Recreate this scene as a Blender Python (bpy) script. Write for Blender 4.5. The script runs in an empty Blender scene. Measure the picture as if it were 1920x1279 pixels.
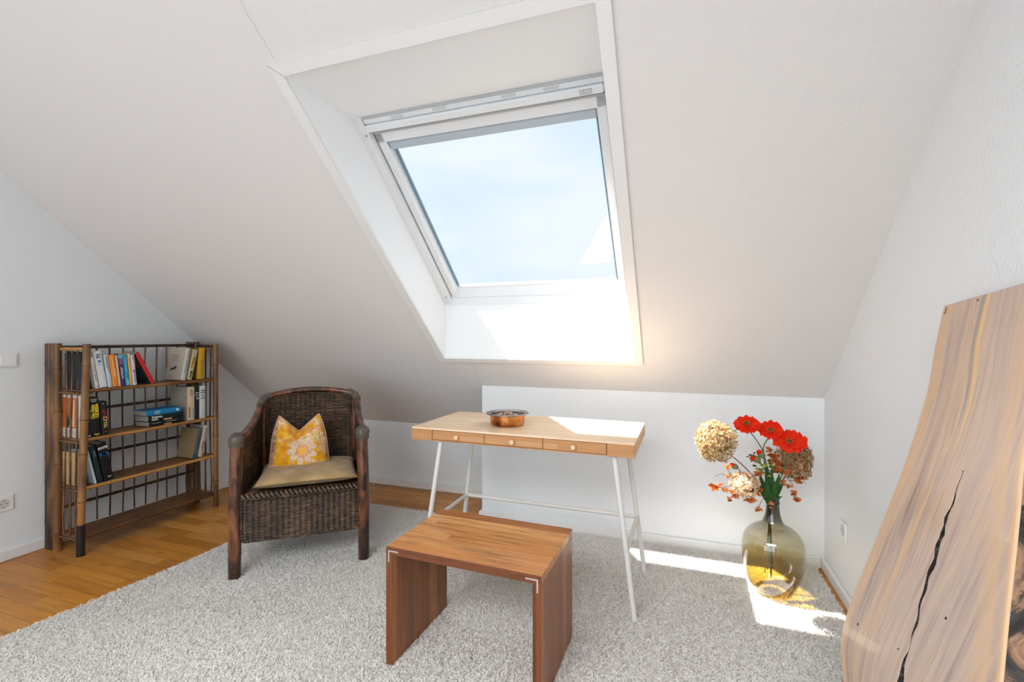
import bpy, math, random
import numpy as np
from math import sin, cos, pi, radians, sqrt
from mathutils import Vector, Matrix
random.seed(7); RNG = np.random.default_rng(7)
SC = bpy.context.scene
COL = SC.collection

# ------------------------------------------------------------------ camera, world, sun, added fill lamps, exposure
cd = bpy.data.cameras.new('camera'); cam = bpy.data.objects.new('camera', cd); COL.objects.link(cam)
cd.sensor_width = 36.0; cd.lens = 881.07 / 1920 * 36; cd.shift_y = -8.0 / 1920; cd.clip_start = 0.02
cam.location = (0, 0, 1.17); cam.rotation_euler = (radians(90), 0, radians(19.56))
SC.camera = cam
vs = SC.view_settings
SC.display_settings.display_device = 'sRGB'
vs.view_transform = 'Standard'; vs.look = 'None'; vs.gamma = 1.0; vs.use_curve_mapping = False
vs.exposure = 0.0

wd = bpy.data.worlds.new('sky'); SC.world = wd; wd.use_nodes = True
wn, wl = wd.node_tree.nodes, wd.node_tree.links
for n in list(wn): wn.remove(n)
wo = wn.new('ShaderNodeOutputWorld'); wb = wn.new('ShaderNodeBackground')
wt = wn.new('ShaderNodeTexCoord'); wm = wn.new('ShaderNodeMapping'); wm.inputs['Scale'].default_value = (1.2, 1.2, 4.0)
wz = wn.new('ShaderNodeTexNoise'); wz.inputs['Scale'].default_value = 1.3; wz.inputs['Detail'].default_value = 3
wr = wn.new('ShaderNodeValToRGB')
wr.color_ramp.elements[0].position = 0.36; wr.color_ramp.elements[0].color = (0.66, 0.84, 1.0, 1)
wr.color_ramp.elements[1].position = 0.64; wr.color_ramp.elements[1].color = (0.90, 0.96, 1.0, 1)
wl.new(wt.outputs['Generated'], wm.inputs['Vector']); wl.new(wm.outputs[0], wz.inputs['Vector'])
wl.new(wz.outputs['Fac'], wr.inputs['Fac']); wl.new(wr.outputs[0], wb.inputs['Color']); wl.new(wb.outputs[0], wo.inputs['Surface'])
wb.inputs['Strength'].default_value = 1.12

sd = bpy.data.lights.new('sun', 'SUN'); sun = bpy.data.objects.new('sun', sd); COL.objects.link(sun)
sd.energy = 26.0; sd.angle = radians(0.6); sd.color = (1.0, 0.95, 0.88)
sun.rotation_euler = Vector((0.64, 0.09, -1.0)).to_track_quat('-Z', 'Y').to_euler()
sun.location = (-3, 1, 5)

def area(name, loc, aim, sx, sy, power, color, spread=180):
    ld = bpy.data.lights.new(name, 'AREA'); ld.shape = 'RECTANGLE'; ld.size = sx; ld.size_y = sy
    ld.energy = power; ld.color = color; ld.spread = radians(spread)
    o = bpy.data.objects.new(name, ld); COL.objects.link(o); o.location = loc
    o.rotation_euler = (Vector(aim) - Vector(loc)).to_track_quat('-Z', 'Z').to_euler()
    return o
# added fill lamp in the back wall opening, brightens the room from behind
area('rear_fill_light', (-1.5, -2.15, 1.2), (-1.4, 1.5, 1.15), 3.2, 1.9, 39, (0.84, 0.93, 1.0))
# added fill lamp under the flat ceiling behind the camera, lifts the floor
area('overhead_fill_light', (-0.5, -0.85, 2.38), (-0.2, 0.55, 0.0), 2.2, 1.3, 66, (0.90, 0.96, 1.0), 112)

# ------------------------------------------------------------------ measured room
XL, XR, YK, YN, ZK, ZN, XN = -3.322, 0.6926, 2.7677, 3.1809, 0.8581, 0.5000, -1.186
SL = radians(40.92); CS, SN = cos(SL), sin(SL)
ZC = 2.45; YC = YK - (ZC - ZK) / math.tan(SL)       # flat ceiling
YB = -2.0                                          # wall behind the camera
def roof(x, v, w=0.0):                             # point on the sloped ceiling: v up the slope, w outwards
    return (x, YK - v * CS + w * SN, ZK + v * SN + w * CS)

# ------------------------------------------------------------------ object helpers
def tag(o, label=None, cat=None, group=None, kind=None):
    if label: o['label'] = label
    if cat: o['category'] = cat
    if group: o['group'] = group
    if kind: o['kind'] = kind
    return o
def empty(name, loc=(0, 0, 0), rz=0.0, rot=None):
    o = bpy.data.objects.new(name, None); COL.objects.link(o); o.location = loc
    o.rotation_euler = rot if rot else (0, 0, rz); o.empty_display_size = 0.05
    return o
def link(name, me, mat, parent=None):
    if mat is not None:
        for m in (mat if isinstance(mat, (list, tuple)) else [mat]): me.materials.append(m)
    o = bpy.data.objects.new(name, me); COL.objects.link(o)
    if parent: o.parent = parent
    return o
class MB:
    def __init__(s): s.v = []; s.f = []; s.mi = []; s.sm = []
    def add(s, vs_, fs, mi=0, smooth=False):
        b = len(s.v); s.v.extend([tuple(p) for p in vs_])
        for f in fs: s.f.append(tuple(i + b for i in f)); s.mi.append(mi); s.sm.append(smooth)
        return s
    def box(s, x0, x1, y0, y1, z0, z1, mi=0, fn=None, bev=0.0):
        if bev > 0:
            return s.bbox(x0, x1, y0, y1, z0, z1, bev, mi, fn)
        P = [(x, y, z) for x in (x0, x1) for y in (y0, y1) for z in (z0, z1)]
        if fn: P = [fn(*p) for p in P]
        return s.add(P, [(0, 1, 3, 2), (4, 6, 7, 5), (0, 4, 5, 1), (2, 3, 7, 6), (0, 2, 6, 4), (1, 5, 7, 3)], mi)
    def bbox(s, x0, x1, y0, y1, z0, z1, b, mi=0, fn=None):
        # chamfered box: convex hull of 24 points
        import bmesh
        bm = bmesh.new()
        for x, ix in ((x0, b), (x1, -b)):
            for y, iy in ((y0, b), (y1, -b)):
                for z, iz in ((z0, b), (z1, -b)):
                    bm.verts.new((x, y + iy, z + iz)); bm.verts.new((x + ix, y, z + iz)); bm.verts.new((x + ix, y + iy, z))
        bmesh.ops.convex_hull(bm, input=bm.verts); bmesh.ops.dissolve_limit(bm, angle_limit=0.01, verts=bm.verts, edges=bm.edges)
        bm.verts.index_update()
        P = [tuple(v.co) for v in bm.verts]
        if fn: P = [fn(*p) for p in P]
        s.add(P, [[v.index for v in f.verts] for f in bm.faces], mi); bm.free(); return s
    def quad(s, a, b, c, d, mi=0): return s.add([a, b, c, d], [(0, 1, 2, 3)], mi)
    def tube(s, pts, r, n=10, mi=0, cap=True, closed=False, smooth=True):
        pts = [Vector(p) for p in pts]; k = len(pts)
        rr = r if isinstance(r, (list, tuple)) else [r] * k
        T = []
        for i in range(k):
            a = pts[(i - 1) % k] if (closed or i > 0) else pts[0]
            b = pts[(i + 1) % k] if (closed or i < k - 1) else pts[-1]
            d = b - a; T.append(d.normalized() if d.length > 1e-9 else Vector((0, 0, 1)))
        up = Vector((0, 0, 1)) if abs(T[0].z) < 0.9 else Vector((1, 0, 0))
        N = T[0].cross(up).normalized(); V = []
        for i in range(k):
            N = (N - T[i] * N.dot(T[i])).normalized(); B = T[i].cross(N)
            for j in range(n):
                a = 2 * pi * j / n; V.append(pts[i] + (N * cos(a) + B * sin(a)) * rr[i])
        F = []
        for i in range(k if closed else k - 1):
            i2 = (i + 1) % k
            for j in range(n):
                F.append((i * n + j, i * n + (j + 1) % n, i2 * n + (j + 1) % n, i2 * n + j))
        s.add(V, F, mi, smooth)
        if cap and not closed:
            s.add(V[:n], [tuple(range(n))[::-1]], mi); s.add(V[-n:], [tuple(range(n))], mi)
        return s
    def lathe(s, prof, n=32, mi=0, cx=0, cy=0, smooth=True, jit=None):
        V = []; F = []; k = len(prof)
        for i, (r, z) in enumerate(prof):
            for j in range(n):
                a = 2 * pi * j / n; q = r * (jit(a, z) if jit else 1.0)
                V.append((cx + q * cos(a), cy + q * sin(a), z))
        for i in range(k - 1):
            for j in range(n): F.append((i * n + j, i * n + (j + 1) % n, (i + 1) * n + (j + 1) % n, (i + 1) * n + j))
        return s.add(V, F, mi, smooth)
    def prism(s, poly, fn, t0, t1, mi=0):
        n = len(poly); V = [fn(p[0], p[1], t0) for p in poly] + [fn(p[0], p[1], t1) for p in poly]
        return s.add(V, [tuple(range(n))[::-1], tuple(range(n, 2 * n))] + [(i, (i + 1) % n, n + (i + 1) % n, n + i) for i in range(n)], mi)
    def grid(s, fn, nu, nv, mi=0, smooth=True):
        V = [fn(i / nu, j / nv) for j in range(nv + 1) for i in range(nu + 1)]
        F = [(j * (nu + 1) + i, j * (nu + 1) + i + 1, (j + 1) * (nu + 1) + i + 1, (j + 1) * (nu + 1) + i) for j in range(nv) for i in range(nu)]
        return s.add(V, F, mi, smooth)
    def mesh(s, name):
        me = bpy.data.meshes.new(name); me.from_pydata(s.v, [], s.f)
        me.polygons.foreach_set('material_index', s.mi); me.polygons.foreach_set('use_smooth', s.sm)
        me.update(); return me
    def build(s, name, mat, parent=None): return link(name, s.mesh(name), mat, parent)
def np_mesh(name, V, F, smooth=True):
    """V (n,3) array, F (m,k) array of equal-sized faces."""
    me = bpy.data.meshes.new(name); V = np.asarray(V, np.float32); F = np.asarray(F, np.int32); m, k = F.shape
    me.vertices.add(len(V)); me.vertices.foreach_set('co', V.ravel())
    me.loops.add(m * k); me.loops.foreach_set('vertex_index', F.ravel())
    me.polygons.add(m); me.polygons.foreach_set('loop_start', np.arange(m, dtype=np.int32) * k)
    try: me.polygons.foreach_set('loop_total', np.full(m, k, np.int32))
    except Exception: pass
    me.polygons.foreach_set('use_smooth', np.full(m, smooth)); me.update(calc_edges=True); return me
def bezier(P, n=8):
    """Catmull-Rom through points."""
    P = [Vector(p) for p in P]; out = []
    for i in range(len(P) - 1):
        a, b, c, d = P[max(i - 1, 0)], P[i], P[i + 1], P[min(i + 2, len(P) - 1)]
        for k in range(n):
            t = k / n
            out.append(0.5 * ((2 * b) + (c - a) * t + (2 * a - 5 * b + 4 * c - d) * t * t + (3 * b - a - 3 * c + d) * t ** 3))
    out.append(P[-1]); return out

# ------------------------------------------------------------------ materials
def rgb(h):
    h = h.lstrip('#'); c = [int(h[i:i + 2], 16) / 255 for i in (0, 2, 4)]
    return tuple(x / 12.92 if x <= 0.04045 else ((x + 0.055) / 1.055) ** 2.4 for x in c) + (1.0,)
class NT:
    def __init__(s, name):
        s.m = bpy.data.materials.new(name); s.m.use_nodes = True; s.t = s.m.node_tree; s.n = s.t.nodes; s.l = s.t.links
        s.p = s.n['Principled BSDF']; s.out = s.n['Material Output']; s.tc = s.n.new('ShaderNodeTexCoord')
    def put(s, sock, val):
        if isinstance(val, bpy.types.NodeSocket): s.l.new(val, sock)
        else: sock.default_value = val
    def math(s, op, a, b=0.0, c=0.0):
        n = s.n.new('ShaderNodeMath'); n.operation = op; s.put(n.inputs[0], a); s.put(n.inputs[1], b); s.put(n.inputs[2], c); return n.outputs[0]
    def sep(s, v): n = s.n.new('ShaderNodeSeparateXYZ'); s.l.new(v, n.inputs[0]); return n.outputs
    def comb(s, x, y, z): n = s.n.new('ShaderNodeCombineXYZ'); s.put(n.inputs[0], x); s.put(n.inputs[1], y); s.put(n.inputs[2], z); return n.outputs[0]
    def noise(s, vec, scale=5, detail=3, rough=0.5, dist=0.0, out='Fac'):
        n = s.n.new('ShaderNodeTexNoise'); s.put(n.inputs['Vector'], vec); n.inputs['Scale'].default_value = scale
        n.inputs['Detail'].default_value = detail; n.inputs['Roughness'].default_value = rough; n.inputs['Distortion'].default_value = dist; return n.outputs[out]
    def white(s, vec): n = s.n.new('ShaderNodeTexWhiteNoise'); n.noise_dimensions = '3D'; s.put(n.inputs['Vector'], vec); return n.outputs['Value']
    def vor(s, vec, scale=5, feature='F1', rnd=1.0):
        n = s.n.new('ShaderNodeTexVoronoi'); n.feature = feature; s.put(n.inputs['Vector'], vec); n.inputs['Scale'].default_value = scale
        n.inputs['Randomness'].default_value = rnd; return n.outputs
    def map(s, vec, sc=(1, 1, 1), loc=(0, 0, 0), rot=(0, 0, 0)):
        n = s.n.new('ShaderNodeMapping'); s.put(n.inputs['Vector'], vec); n.inputs['Scale'].default_value = sc
        n.inputs['Location'].default_value = loc; n.inputs['Rotation'].default_value = rot; return n.outputs[0]
    def ramp(s, fac, stops):
        n = s.n.new('ShaderNodeValToRGB'); s.put(n.inputs['Fac'], fac); e = n.color_ramp.elements
        while len(e) < len(stops): e.new(0.5)
        for i, (p, c) in enumerate(stops): e[i].position = p; e[i].color = rgb(c) if isinstance(c, str) else c
        return n.outputs['Color']
    def mix(s, fac, a, b, mode='MIX'):
        n = s.n.new('ShaderNodeMix'); n.data_type = 'RGBA'; n.blend_type = mode
        s.put(n.inputs[0], fac)
        s.put(n.inputs[6], rgb(a) if isinstance(a, str) else a); s.put(n.inputs[7], rgb(b) if isinstance(b, str) else b); return n.outputs[2]
    def bump(s, h, strength=0.3, dist=0.01, prev=None):
        n = s.n.new('ShaderNodeBump'); s.put(n.inputs['Height'], h); n.inputs['Strength'].default_value = strength; n.inputs['Distance'].default_value = dist
        if prev is not None: s.l.new(prev, n.inputs['Normal'])
        s.l.new(n.outputs[0], s.p.inputs['Normal']); return n.outputs[0]
    def set(s, **k):
        for a, b in k.items():
            nm = {'color': 'Base Color', 'rough': 'Roughness', 'metal': 'Metallic', 'spec': 'Specular IOR Level', 'coat': 'Coat Weight', 'sss': 'Subsurface Weight', 'sheen': 'Sheen Weight'}[a]
            if a == 'color' and isinstance(b, str): b = rgb(b)
            s.put(s.p.inputs[nm], b)
        return s
    @property
    def obj(s): return s.tc.outputs['Object']
def plain(name, color, rough=0.6, metal=0.0, spec=0.5, bump=None, var=0.0):
    t = NT(name); c = rgb(color) if isinstance(color, str) else color
    if var > 0:
        d = tuple(x * (1 - var) for x in c[:3]) + (1,); l = tuple(min(1, x * (1 + var)) for x in c[:3]) + (1,)
        t.set(color=t.ramp(t.noise(t.obj, 14, 4), [(0.3, d), (0.7, l)]))
    else: t.set(color=c)
    t.set(rough=rough, metal=metal, spec=spec)
    if bump: t.bump(t.noise(t.obj, bump[0], 3), bump[1], bump[2])
    return t.m
def plaster(name, color, scale, strength, rough=0.9):
    t = NT(name); t.set(color=color, rough=rough, spec=0.15)
    g = t.n.new('ShaderNodeNewGeometry').outputs['Position']
    a = t.noise(g, scale, 3, 0.55); b = t.noise(g, 6, 2)
    t.bump(t.math('ADD', a, t.math('MULTIPLY', b, 0.6)), strength, 0.004); return t.m
def wood(name, along, across, stave, length, tones, grain=1.0, rough=0.45, gap=0.0, bump=0.15, coat=0.0, knots=0.0, contrast=0.35):
    """Boards: `along` grain axis, `across` board axis; tones = ramp of board colours (hex)."""
    t = NT(name); xyz = t.sep(t.obj); a, b = xyz[along], xyz[across]; c = xyz[3 - along - across]
    row = t.math('FLOOR', t.math('DIVIDE', b, stave))
    off = t.white(t.comb(row, 3.3, 1.1))
    al = t.math('ADD', t.math('DIVIDE', a, length), t.math('MULTIPLY', off, 7.0))
    idx = t.math('FLOOR', al)
    rnd = t.white(t.comb(row, idx, 5.7)); rnd2 = t.white(t.comb(idx, row, 9.1))
    base = t.ramp(rnd, [(i / (len(tones) - 1), h) for i, h in enumerate(tones)])
    gv = t.comb(t.math('MULTIPLY', a, 2.2 * grain), t.math('ADD', t.math('MULTIPLY', b, 28 * grain), t.math('MULTIPLY', rnd, 40.0)), t.math('ADD', t.math('MULTIPLY', c, 28 * grain), t.math('MULTIPLY', rnd2, 17.0)))
    g1 = t.noise(gv, 1.6, 6, 0.62, 0.9)
    fv = t.comb(t.math('MULTIPLY', a, 9), t.math('MULTIPLY', b, 300), t.math('MULTIPLY', c, 300))
    g2 = t.noise(fv, 1.0, 2, 0.6)
    g = t.math('ADD', t.math('MULTIPLY', g1, 0.75), t.math('MULTIPLY', g2, 0.25))
    shade = t.ramp(g, [(0.32, (1 - contrast,) * 3 + (1,)), (0.52, (1, 1, 1, 1)), (0.72, (1 + contrast * 0.35,) * 3 + (1,))])
    col = t.mix(1.0, base, shade, 'MULTIPLY')
    if knots > 0:
        kv = t.comb(t.math('MULTIPLY', a, 3.0), t.math('MULTIPLY', b, 9.0), c)
        k = t.vor(kv, 0.9)['Distance']; kk = t.ramp(k, [(0.0, (0.22, 0.12, 0.06, 1)), (0.06, (0.5, 0.35, 0.22, 1)), (0.13, (1, 1, 1, 1))])
        col = t.mix(knots, col, t.mix(1.0, col, kk, 'MULTIPLY'))
    h = g
    if gap > 0:
        e1 = t.math('ABSOLUTE', t.math('SUBTRACT', t.math('FRACT', t.math('DIVIDE', b, stave)), 0.5))
        e2 = t.math('ABSOLUTE', t.math('SUBTRACT', t.math('FRACT', al), 0.5))
        l1 = t.math('GREATER_THAN', e1, 0.5 - gap / stave); l2 = t.math('GREATER_THAN', e2, 0.5 - gap / length)
        ln = t.math('MAXIMUM', l1, l2); col = t.mix(t.math('MULTIPLY', ln, 0.55), col, (0.05, 0.025, 0.01, 1))
        h = t.math('SUBTRACT', g, t.math('MULTIPLY', ln, 1.5))
    t.set(color=col, rough=rough, coat=coat); t.bump(h, bump, 0.002); return t.m

M = {}
M['wall'] = plaster('white_wall_plaster', (0.80, 0.825, 0.835, 1), 130, 0.10)
M['rough_wall'] = plaster('rough_white_plaster', (0.83, 0.84, 0.85, 1), 95, 0.55)
M['slope'] = plaster('smooth_ceiling_plaster', (0.765, 0.735, 0.715, 1), 60, 0.10)
M['slope_r'] = plaster('textured_ceiling_plaster', (0.765, 0.74, 0.72, 1), 110, 0.45)
M['trim'] = plain('white_painted_trim', (0.81, 0.80, 0.79, 1), 0.35, spec=0.4)
M['panel'] = plain('white_reveal_board', (0.86, 0.875, 0.89, 1), 0.45, spec=0.3, bump=(60, 0.05, 0.002))
M['upvc'] = plain('white_window_frame', (0.78, 0.80, 0.82, 1), 0.3)
M['upvc2'] = plain('grey_window_seal', (0.46, 0.49, 0.51, 1), 0.5)
M['spacer'] = plain('dark_glazing_spacer', (0.12, 0.22, 0.30, 1), 0.3)
M['plastic'] = plain('white_switch_plastic', (0.82, 0.82, 0.80, 1), 0.3)
M['dark'] = plain('dark_socket_hole', (0.03, 0.03, 0.03, 1), 0.5)
M['floor'] = wood('oak_strip_parquet', 0, 1, 0.072, 0.46, ['#a5651f', '#c88430', '#b67428', '#d69648', '#aa6c2a', '#cf8a38'], 1.0, 0.38, 0.0011, 0.06, knots=0.55, contrast=0.30)

# ------------------------------------------------------------------ room shell
def struct(name, mb, mat, parent=None):
    o = mb.build(name, mat, parent)
    if parent is None: o['kind'] = 'structure'
    return o
struct('floor', MB().box(XL - 0.1, XR + 0.1, YB - 0.1, YN + 0.1, -0.08, 0.0), M['floor'])
struct('wall_left', MB().prism([(YB, 0), (YN + .05, 0), (YN + .05, ZN - .05), (YC, ZC + .08), (YB, ZC + .08)], lambda a, b, t: (t, a, b), XL - 0.12, XL), M['wall'])
struct('wall_right', MB().prism([(YB, 0), (YK + .05, 0), (YK + .05, ZK - .02), (YC, ZC + .08), (YB, ZC + .08)], lambda a, b, t: (t, a, b), XR, XR + 0.12), M['rough_wall'])
struct('wall_knee', MB().box(XN, XR + 0.1, YK, YK + 0.1, 0, ZK + .03).box(XN, XN + 0.1, YK + 0.1, YN + 0.1, 0, ZK + .05, 0), M['rough_wall'])
struct('wall_niche', MB().box(XL - 0.1, XN + 0.02, YN, YN + 0.1, 0, ZN + .05), M['wall'])
# back wall (behind the camera), its wide opening added to let in more light
bw = MB()
bw.box(XL - .1, -3.15, YB - .15, YB, 0, ZC); bw.box(0.15, XR + .1, YB - .15, YB, 0, ZC)
bw.box(-3.15, 0.15, YB - .15, YB, 2.2, ZC); bw.box(-3.15, 0.15, YB - .15, YB, 0, 0.2)
struct('wall_back', bw, M['wall'])
# skylight opening, measured on the slope
OX0, OX1, OV0, OV1 = -1.335, -0.22, 0.2907, 1.9156
VTOP = (ZC - ZK) / SN; VN = -(YN - YK) / CS
WT = 0.27                                                    # depth of the window plane outside the ceiling
def slab_v(x0, x1, v0, v1, w0=0.0, w1=0.03):
    return lambda mb, mi=0: mb.box(x0, x1, v0, v1, w0, w1, mi, fn=lambda a, b, c: roof(a, b, c))
cl = MB(); SEAM = -1.335
slab_v(XL - .05, SEAM - .006, VN - .05, VTOP)(cl, 0)
slab_v(SEAM - .006, OX1 + .006, OV1 + .006, VTOP)(cl, 1)
slab_v(SEAM - .006, XN, VN - .05, OV0 - .006)(cl, 0)
slab_v(XN, OX1 + .006, -0.05, OV0 - .006)(cl, 1)
slab_v(OX1 + .006, XR + .05, -0.05, VTOP)(cl, 1)
ceil_o = struct('ceiling', cl, [M['slope'], M['slope_r']])
struct('ceiling_flat', MB().box(XL - .1, XR + .1, YB - .1, YC + .02, ZC, ZC + .1), M['slope'])
# hairline plaster seams beside the skylight
def ribbon(pts, wd_, w=-0.0006):
    m = MB()
    for i in range(len(pts) - 1):
        (x0, v0), (x1, v1) = pts[i], pts[i + 1]
        m.quad(roof(x0 - wd_, v0, w), roof(x0 + wd_, v0, w), roof(x1 + wd_, v1, w), roof(x1 - wd_, v1, w))
    return m
def vof(y): return (YK - y) / CS
jit = random.Random(3)
pts = [(-1.345 + jit.uniform(-.004, .004), vof(1.10) - i * 0.018) for i in range(14)]
sm = ribbon(pts, 0.0011); pts = [(-1.185 + jit.uniform(-.003, .003), 0.235 - i * 0.0235) for i in range(11)]
m2 = ribbon(pts, 0.0011); sm.add(m2.v, m2.f)
sm.build('plaster_seam', plain('seam_grey', (0.54, 0.52, 0.50, 1), 0.9), ceil_o)
# outer roof skin, keeps the sun out around the reveal
struct('roof', MB().box(XL - .2, OX0 - .0, VN - .3, VTOP + .4, .34, .38, 0, roof).box(OX1 + .0, XR + .3, VN - .3, VTOP + .4, .34, .38, 0, roof)
       .box(OX0, OX1, 1.70, VTOP + .4, .34, .38, 0, roof).box(OX0, OX1, VN - .3, .46, .34, .38, 0, roof), plain('roof_underlay', (0.3, 0.3, 0.3, 1), 0.8))

# baseboards
BH, BT = 0.058, 0.018
def board(name, x0, x1, y0, y1): 
    struct(name, MB().box(x0, x1, y0, y1, 0.0, BH, bev=0.004), M['trim'])
board('baseboard_left', XL, XL + BT, YB, YN)
board('baseboard_right', XR - BT, XR, YB, YK)
board('baseboard_knee', XN - BT, XR - BT, YK - BT, YK)
board('baseboard_niche', XL + BT, XN, YN - BT, YN)
board('baseboard_return', XN - BT, XN, YK, YN - BT)

# ------------------------------------------------------------------ skylight
win = empty('window_1', roof(-0.78, 1.06, 0.25)); win['kind'] = 'structure'
def wpart(name, mb, mat, parent=win):
    o = mb.build(name, mat); 
    o.parent = parent
    o.matrix_parent_inverse = Matrix.Translation(-Vector(win.location)) if parent is win else Matrix.Identity(4)
    return o
def pz(y, z): return (y, z)
# reveal lining: side boards, level top board, upright bottom board
VB2 = OV0 + 0.8669 * WT; VT2 = OV1 - 1.1536 * WT
rv = MB()
for x0, x1 in ((OX0 - .02, OX0), (OX1, OX1 + .02)):
    P = [(OV0, 0), (OV1, 0), (OV1 - 1.1536 * .33, .33), (OV0 + .8669 * .33, .33)]
    rv.prism(P, lambda v, w, t: roof(t, v, w), x0, x1)
rv.prism([(OV1, 0), (OV1 + .03, 0), (OV1 - 1.1536 * .33 + .03, .33), (OV1 - 1.1536 * .33, .33)], lambda v, w, t: roof(t, v, w), OX0 - .02, OX1 + .02)
rv.prism([(OV0 - .03, 0), (OV0, 0), (OV0 + .8669 * .33, .33), (OV0 + .8669 * .33 - .03, .33)], lambda v, w, t: roof(t, v, w), OX0 - .02, OX1 + .02)
wpart('reveal_lining', rv, M['panel'])
# casing boards on the ceiling around the opening, mitred
ca = MB(); cw = 0.043; th = -0.013
A = [(OX0, OV0), (OX1, OV0), (OX1, OV1), (OX0, OV1)]; B = [(OX0 - cw, OV0 - cw * .8), (OX1 + cw, OV0 - cw * .8), (OX1 + cw, OV1 + cw), (OX0 - cw, OV1 + cw)]
g_ = 0.0006
for i in range(4):
    j = (i + 1) % 4
    ca.prism([A[i], A[j], B[j], B[i]], lambda a, b, t: roof(a, b, t), th, 0.0)
wpart('casing', ca, M['trim'])
mt = MB(); mt.prism([(A[3][0] + .001, A[3][1] - .001), (B[3][0], B[3][1]), (B[3][0] + .0012, B[3][1] + .0005), (A[3][0] + .002, A[3][1])], lambda a, b, t: roof(a, b, t), th - .0006, th)
wpart('mitre_joint', mt, plain('mitre_shadow', (0.2, 0.19, 0.18, 1), 0.9))
# frame (fixed) : stepped profile, w measured outward
def ring(mb, x0, x1, v0, v1, ix0, ix1, iv0, iv1, w0, w1, mi=0):
    f = lambda a, b, c: roof(a, b, c)
    mb.box(x0, ix0, v0, v1, w0, w1, mi, f); mb.box(ix1, x1, v0, v1, w0, w1, mi, f)
    mb.box(ix0, ix1, v0, iv0, w0, w1, mi, f); mb.box(ix0, ix1, iv1, v1, w0, w1, mi, f)
fr = MB(); ring(fr, OX0, OX1, .40, 1.68, -1.290, -.255, .470, 1.645, .238, .33)
wpart('window_frame', fr, M['upvc'])
# lower sill strip of the frame and the chamfered bottom rail of the sash
wpart('sill_strip', MB().prism([(.455, .234), (.496, .234), (.524, .262), (.524, .30), (.455, .30)], lambda v, w, t: roof(t, v, w), OX0 + .002, OX1 - .002), M['upvc'])
sa = MB(); GX0, GX1, GV0, GV1 = -1.236, -.305, .586, 1.462
f_ = lambda a, b, c: roof(a, b, c)
sa.box(-1.284, -1.244, .528, 1.560, .266, .318, 0, f_, .004).box(-.297, -.258, .528, 1.560, .266, .318, 0, f_, .004)
sa.box(-1.284, -.258, 1.505, 1.560, .266, .318, 0, f_, .004)
sa.prism([(.500, .268), (.528, .268), (.566, .309), (.566, .318), (.500, .318)], lambda v, w, t: roof(t, v, w), -1.284, -.258)
wpart('sash', sa, M['upvc'])
wpart('bead', MB().box(-1.2385, -1.232, .586, 1.50, .302, .312, 0, f_).box(-.309, -.300, .586, 1.50, .302, .312, 0, f_), M['spacer'])
gt = NT('window_glass'); gm = gt.n.new('ShaderNodeMixShader'); tr = gt.n.new('ShaderNodeBsdfTransparent'); gl = gt.n.new('ShaderNodeBsdfGlossy')
tr.inputs[0].default_value = (0.88, 0.91, 0.93, 1); gl.inputs['Roughness'].default_value = 0.02; gl.inputs[0].default_value = (1, 1, 1, 1)
lw = gt.n.new('ShaderNodeFresnel'); lw.inputs[0].default_value = 1.35
gt.l.new(lw.outputs[0], gm.inputs[0]); gt.l.new(tr.outputs[0], gm.inputs[1]); gt.l.new(gl.outputs[0], gm.inputs[2]); gt.l.new(gm.outputs[0], gt.out.inputs['Surface'])
M['glass'] = gt.m
wpart('glass', MB().quad(roof(-1.245, .56, .3125), roof(-.296, .56, .3125), roof(-.296, 1.51, .3125), roof(-1.245, 1.51, .3125)), M['glass'])
# control bar at the top of the sash, seals, blind cassette
wpart('ventilation_bar', MB().box(-1.288, -.256, 1.573, 1.604, .225, .262, 0, roof, bev=.006).box(-1.288, -.256, 1.605, 1.630, .240, .262, 0, roof, bev=.003), M['upvc'])
wpart('seal', MB().box(-1.288, -.256, 1.630, 1.640, .236, .262, 0, roof).box(-1.284, -.258, 1.549, 1.558, .2635, .27, 0, roof), M['upvc2'])
wpart('blind_cassette', MB().box(-1.242, -.299, 1.462, 1.503, .274, .308, 0, roof, bev=.008), plain('grey_blind_housing', (0.45, 0.51, 0.57, 1), 0.4))
wpart('bottom_rail', MB().box(-1.235, -.305, .566, .576, .3085, .3120, 0, roof), M['upvc'])
for xs in (-1.304, -.2425):
    for vv in (1.56, .56):
        sc_ = MB(); c = Vector(roof(xs, vv, .238)); nrm = Vector((0, SN, CS))
        sc_.tube([c - nrm * .004, c + nrm * .004], .006, 12); wpart('screw_cap', sc_, M['upvc2'])
for xs in (-1.12, -.92, -.62, -.45):
    wpart('vent_clip', MB().box(xs - .03, xs + .03, 1.612, 1.624, .2385, .242, 0, roof), plain('light_grey_clip', (0.6, 0.62, 0.62, 1), 0.5))
# weather hood and cladding outside
wpart('outer_hood', MB().box(OX0 + .02, OX1 - .02, 1.440, 1.72, .36, .40, 0, roof, bev=.01).box(OX0 + .02, OX1 - .02, 1.51, 1.72, .318, .37, 0, roof), plain('grey_hood_metal', (0.35, 0.36, 0.38, 1), 0.5, 0.3))
wpart('outer_cladding', MB().box(OX0 - .02, -1.246, .42, 1.70, .318, .34, 0, roof).box(-.295, OX1 + .02, .42, 1.70, .318, .34, 0, roof).box(OX0, OX1, .42, .562, .318, .325, 0, roof), plain('grey_outer_cladding', (0.3, 0.31, 0.33, 1), 0.5, 0.3))
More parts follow.
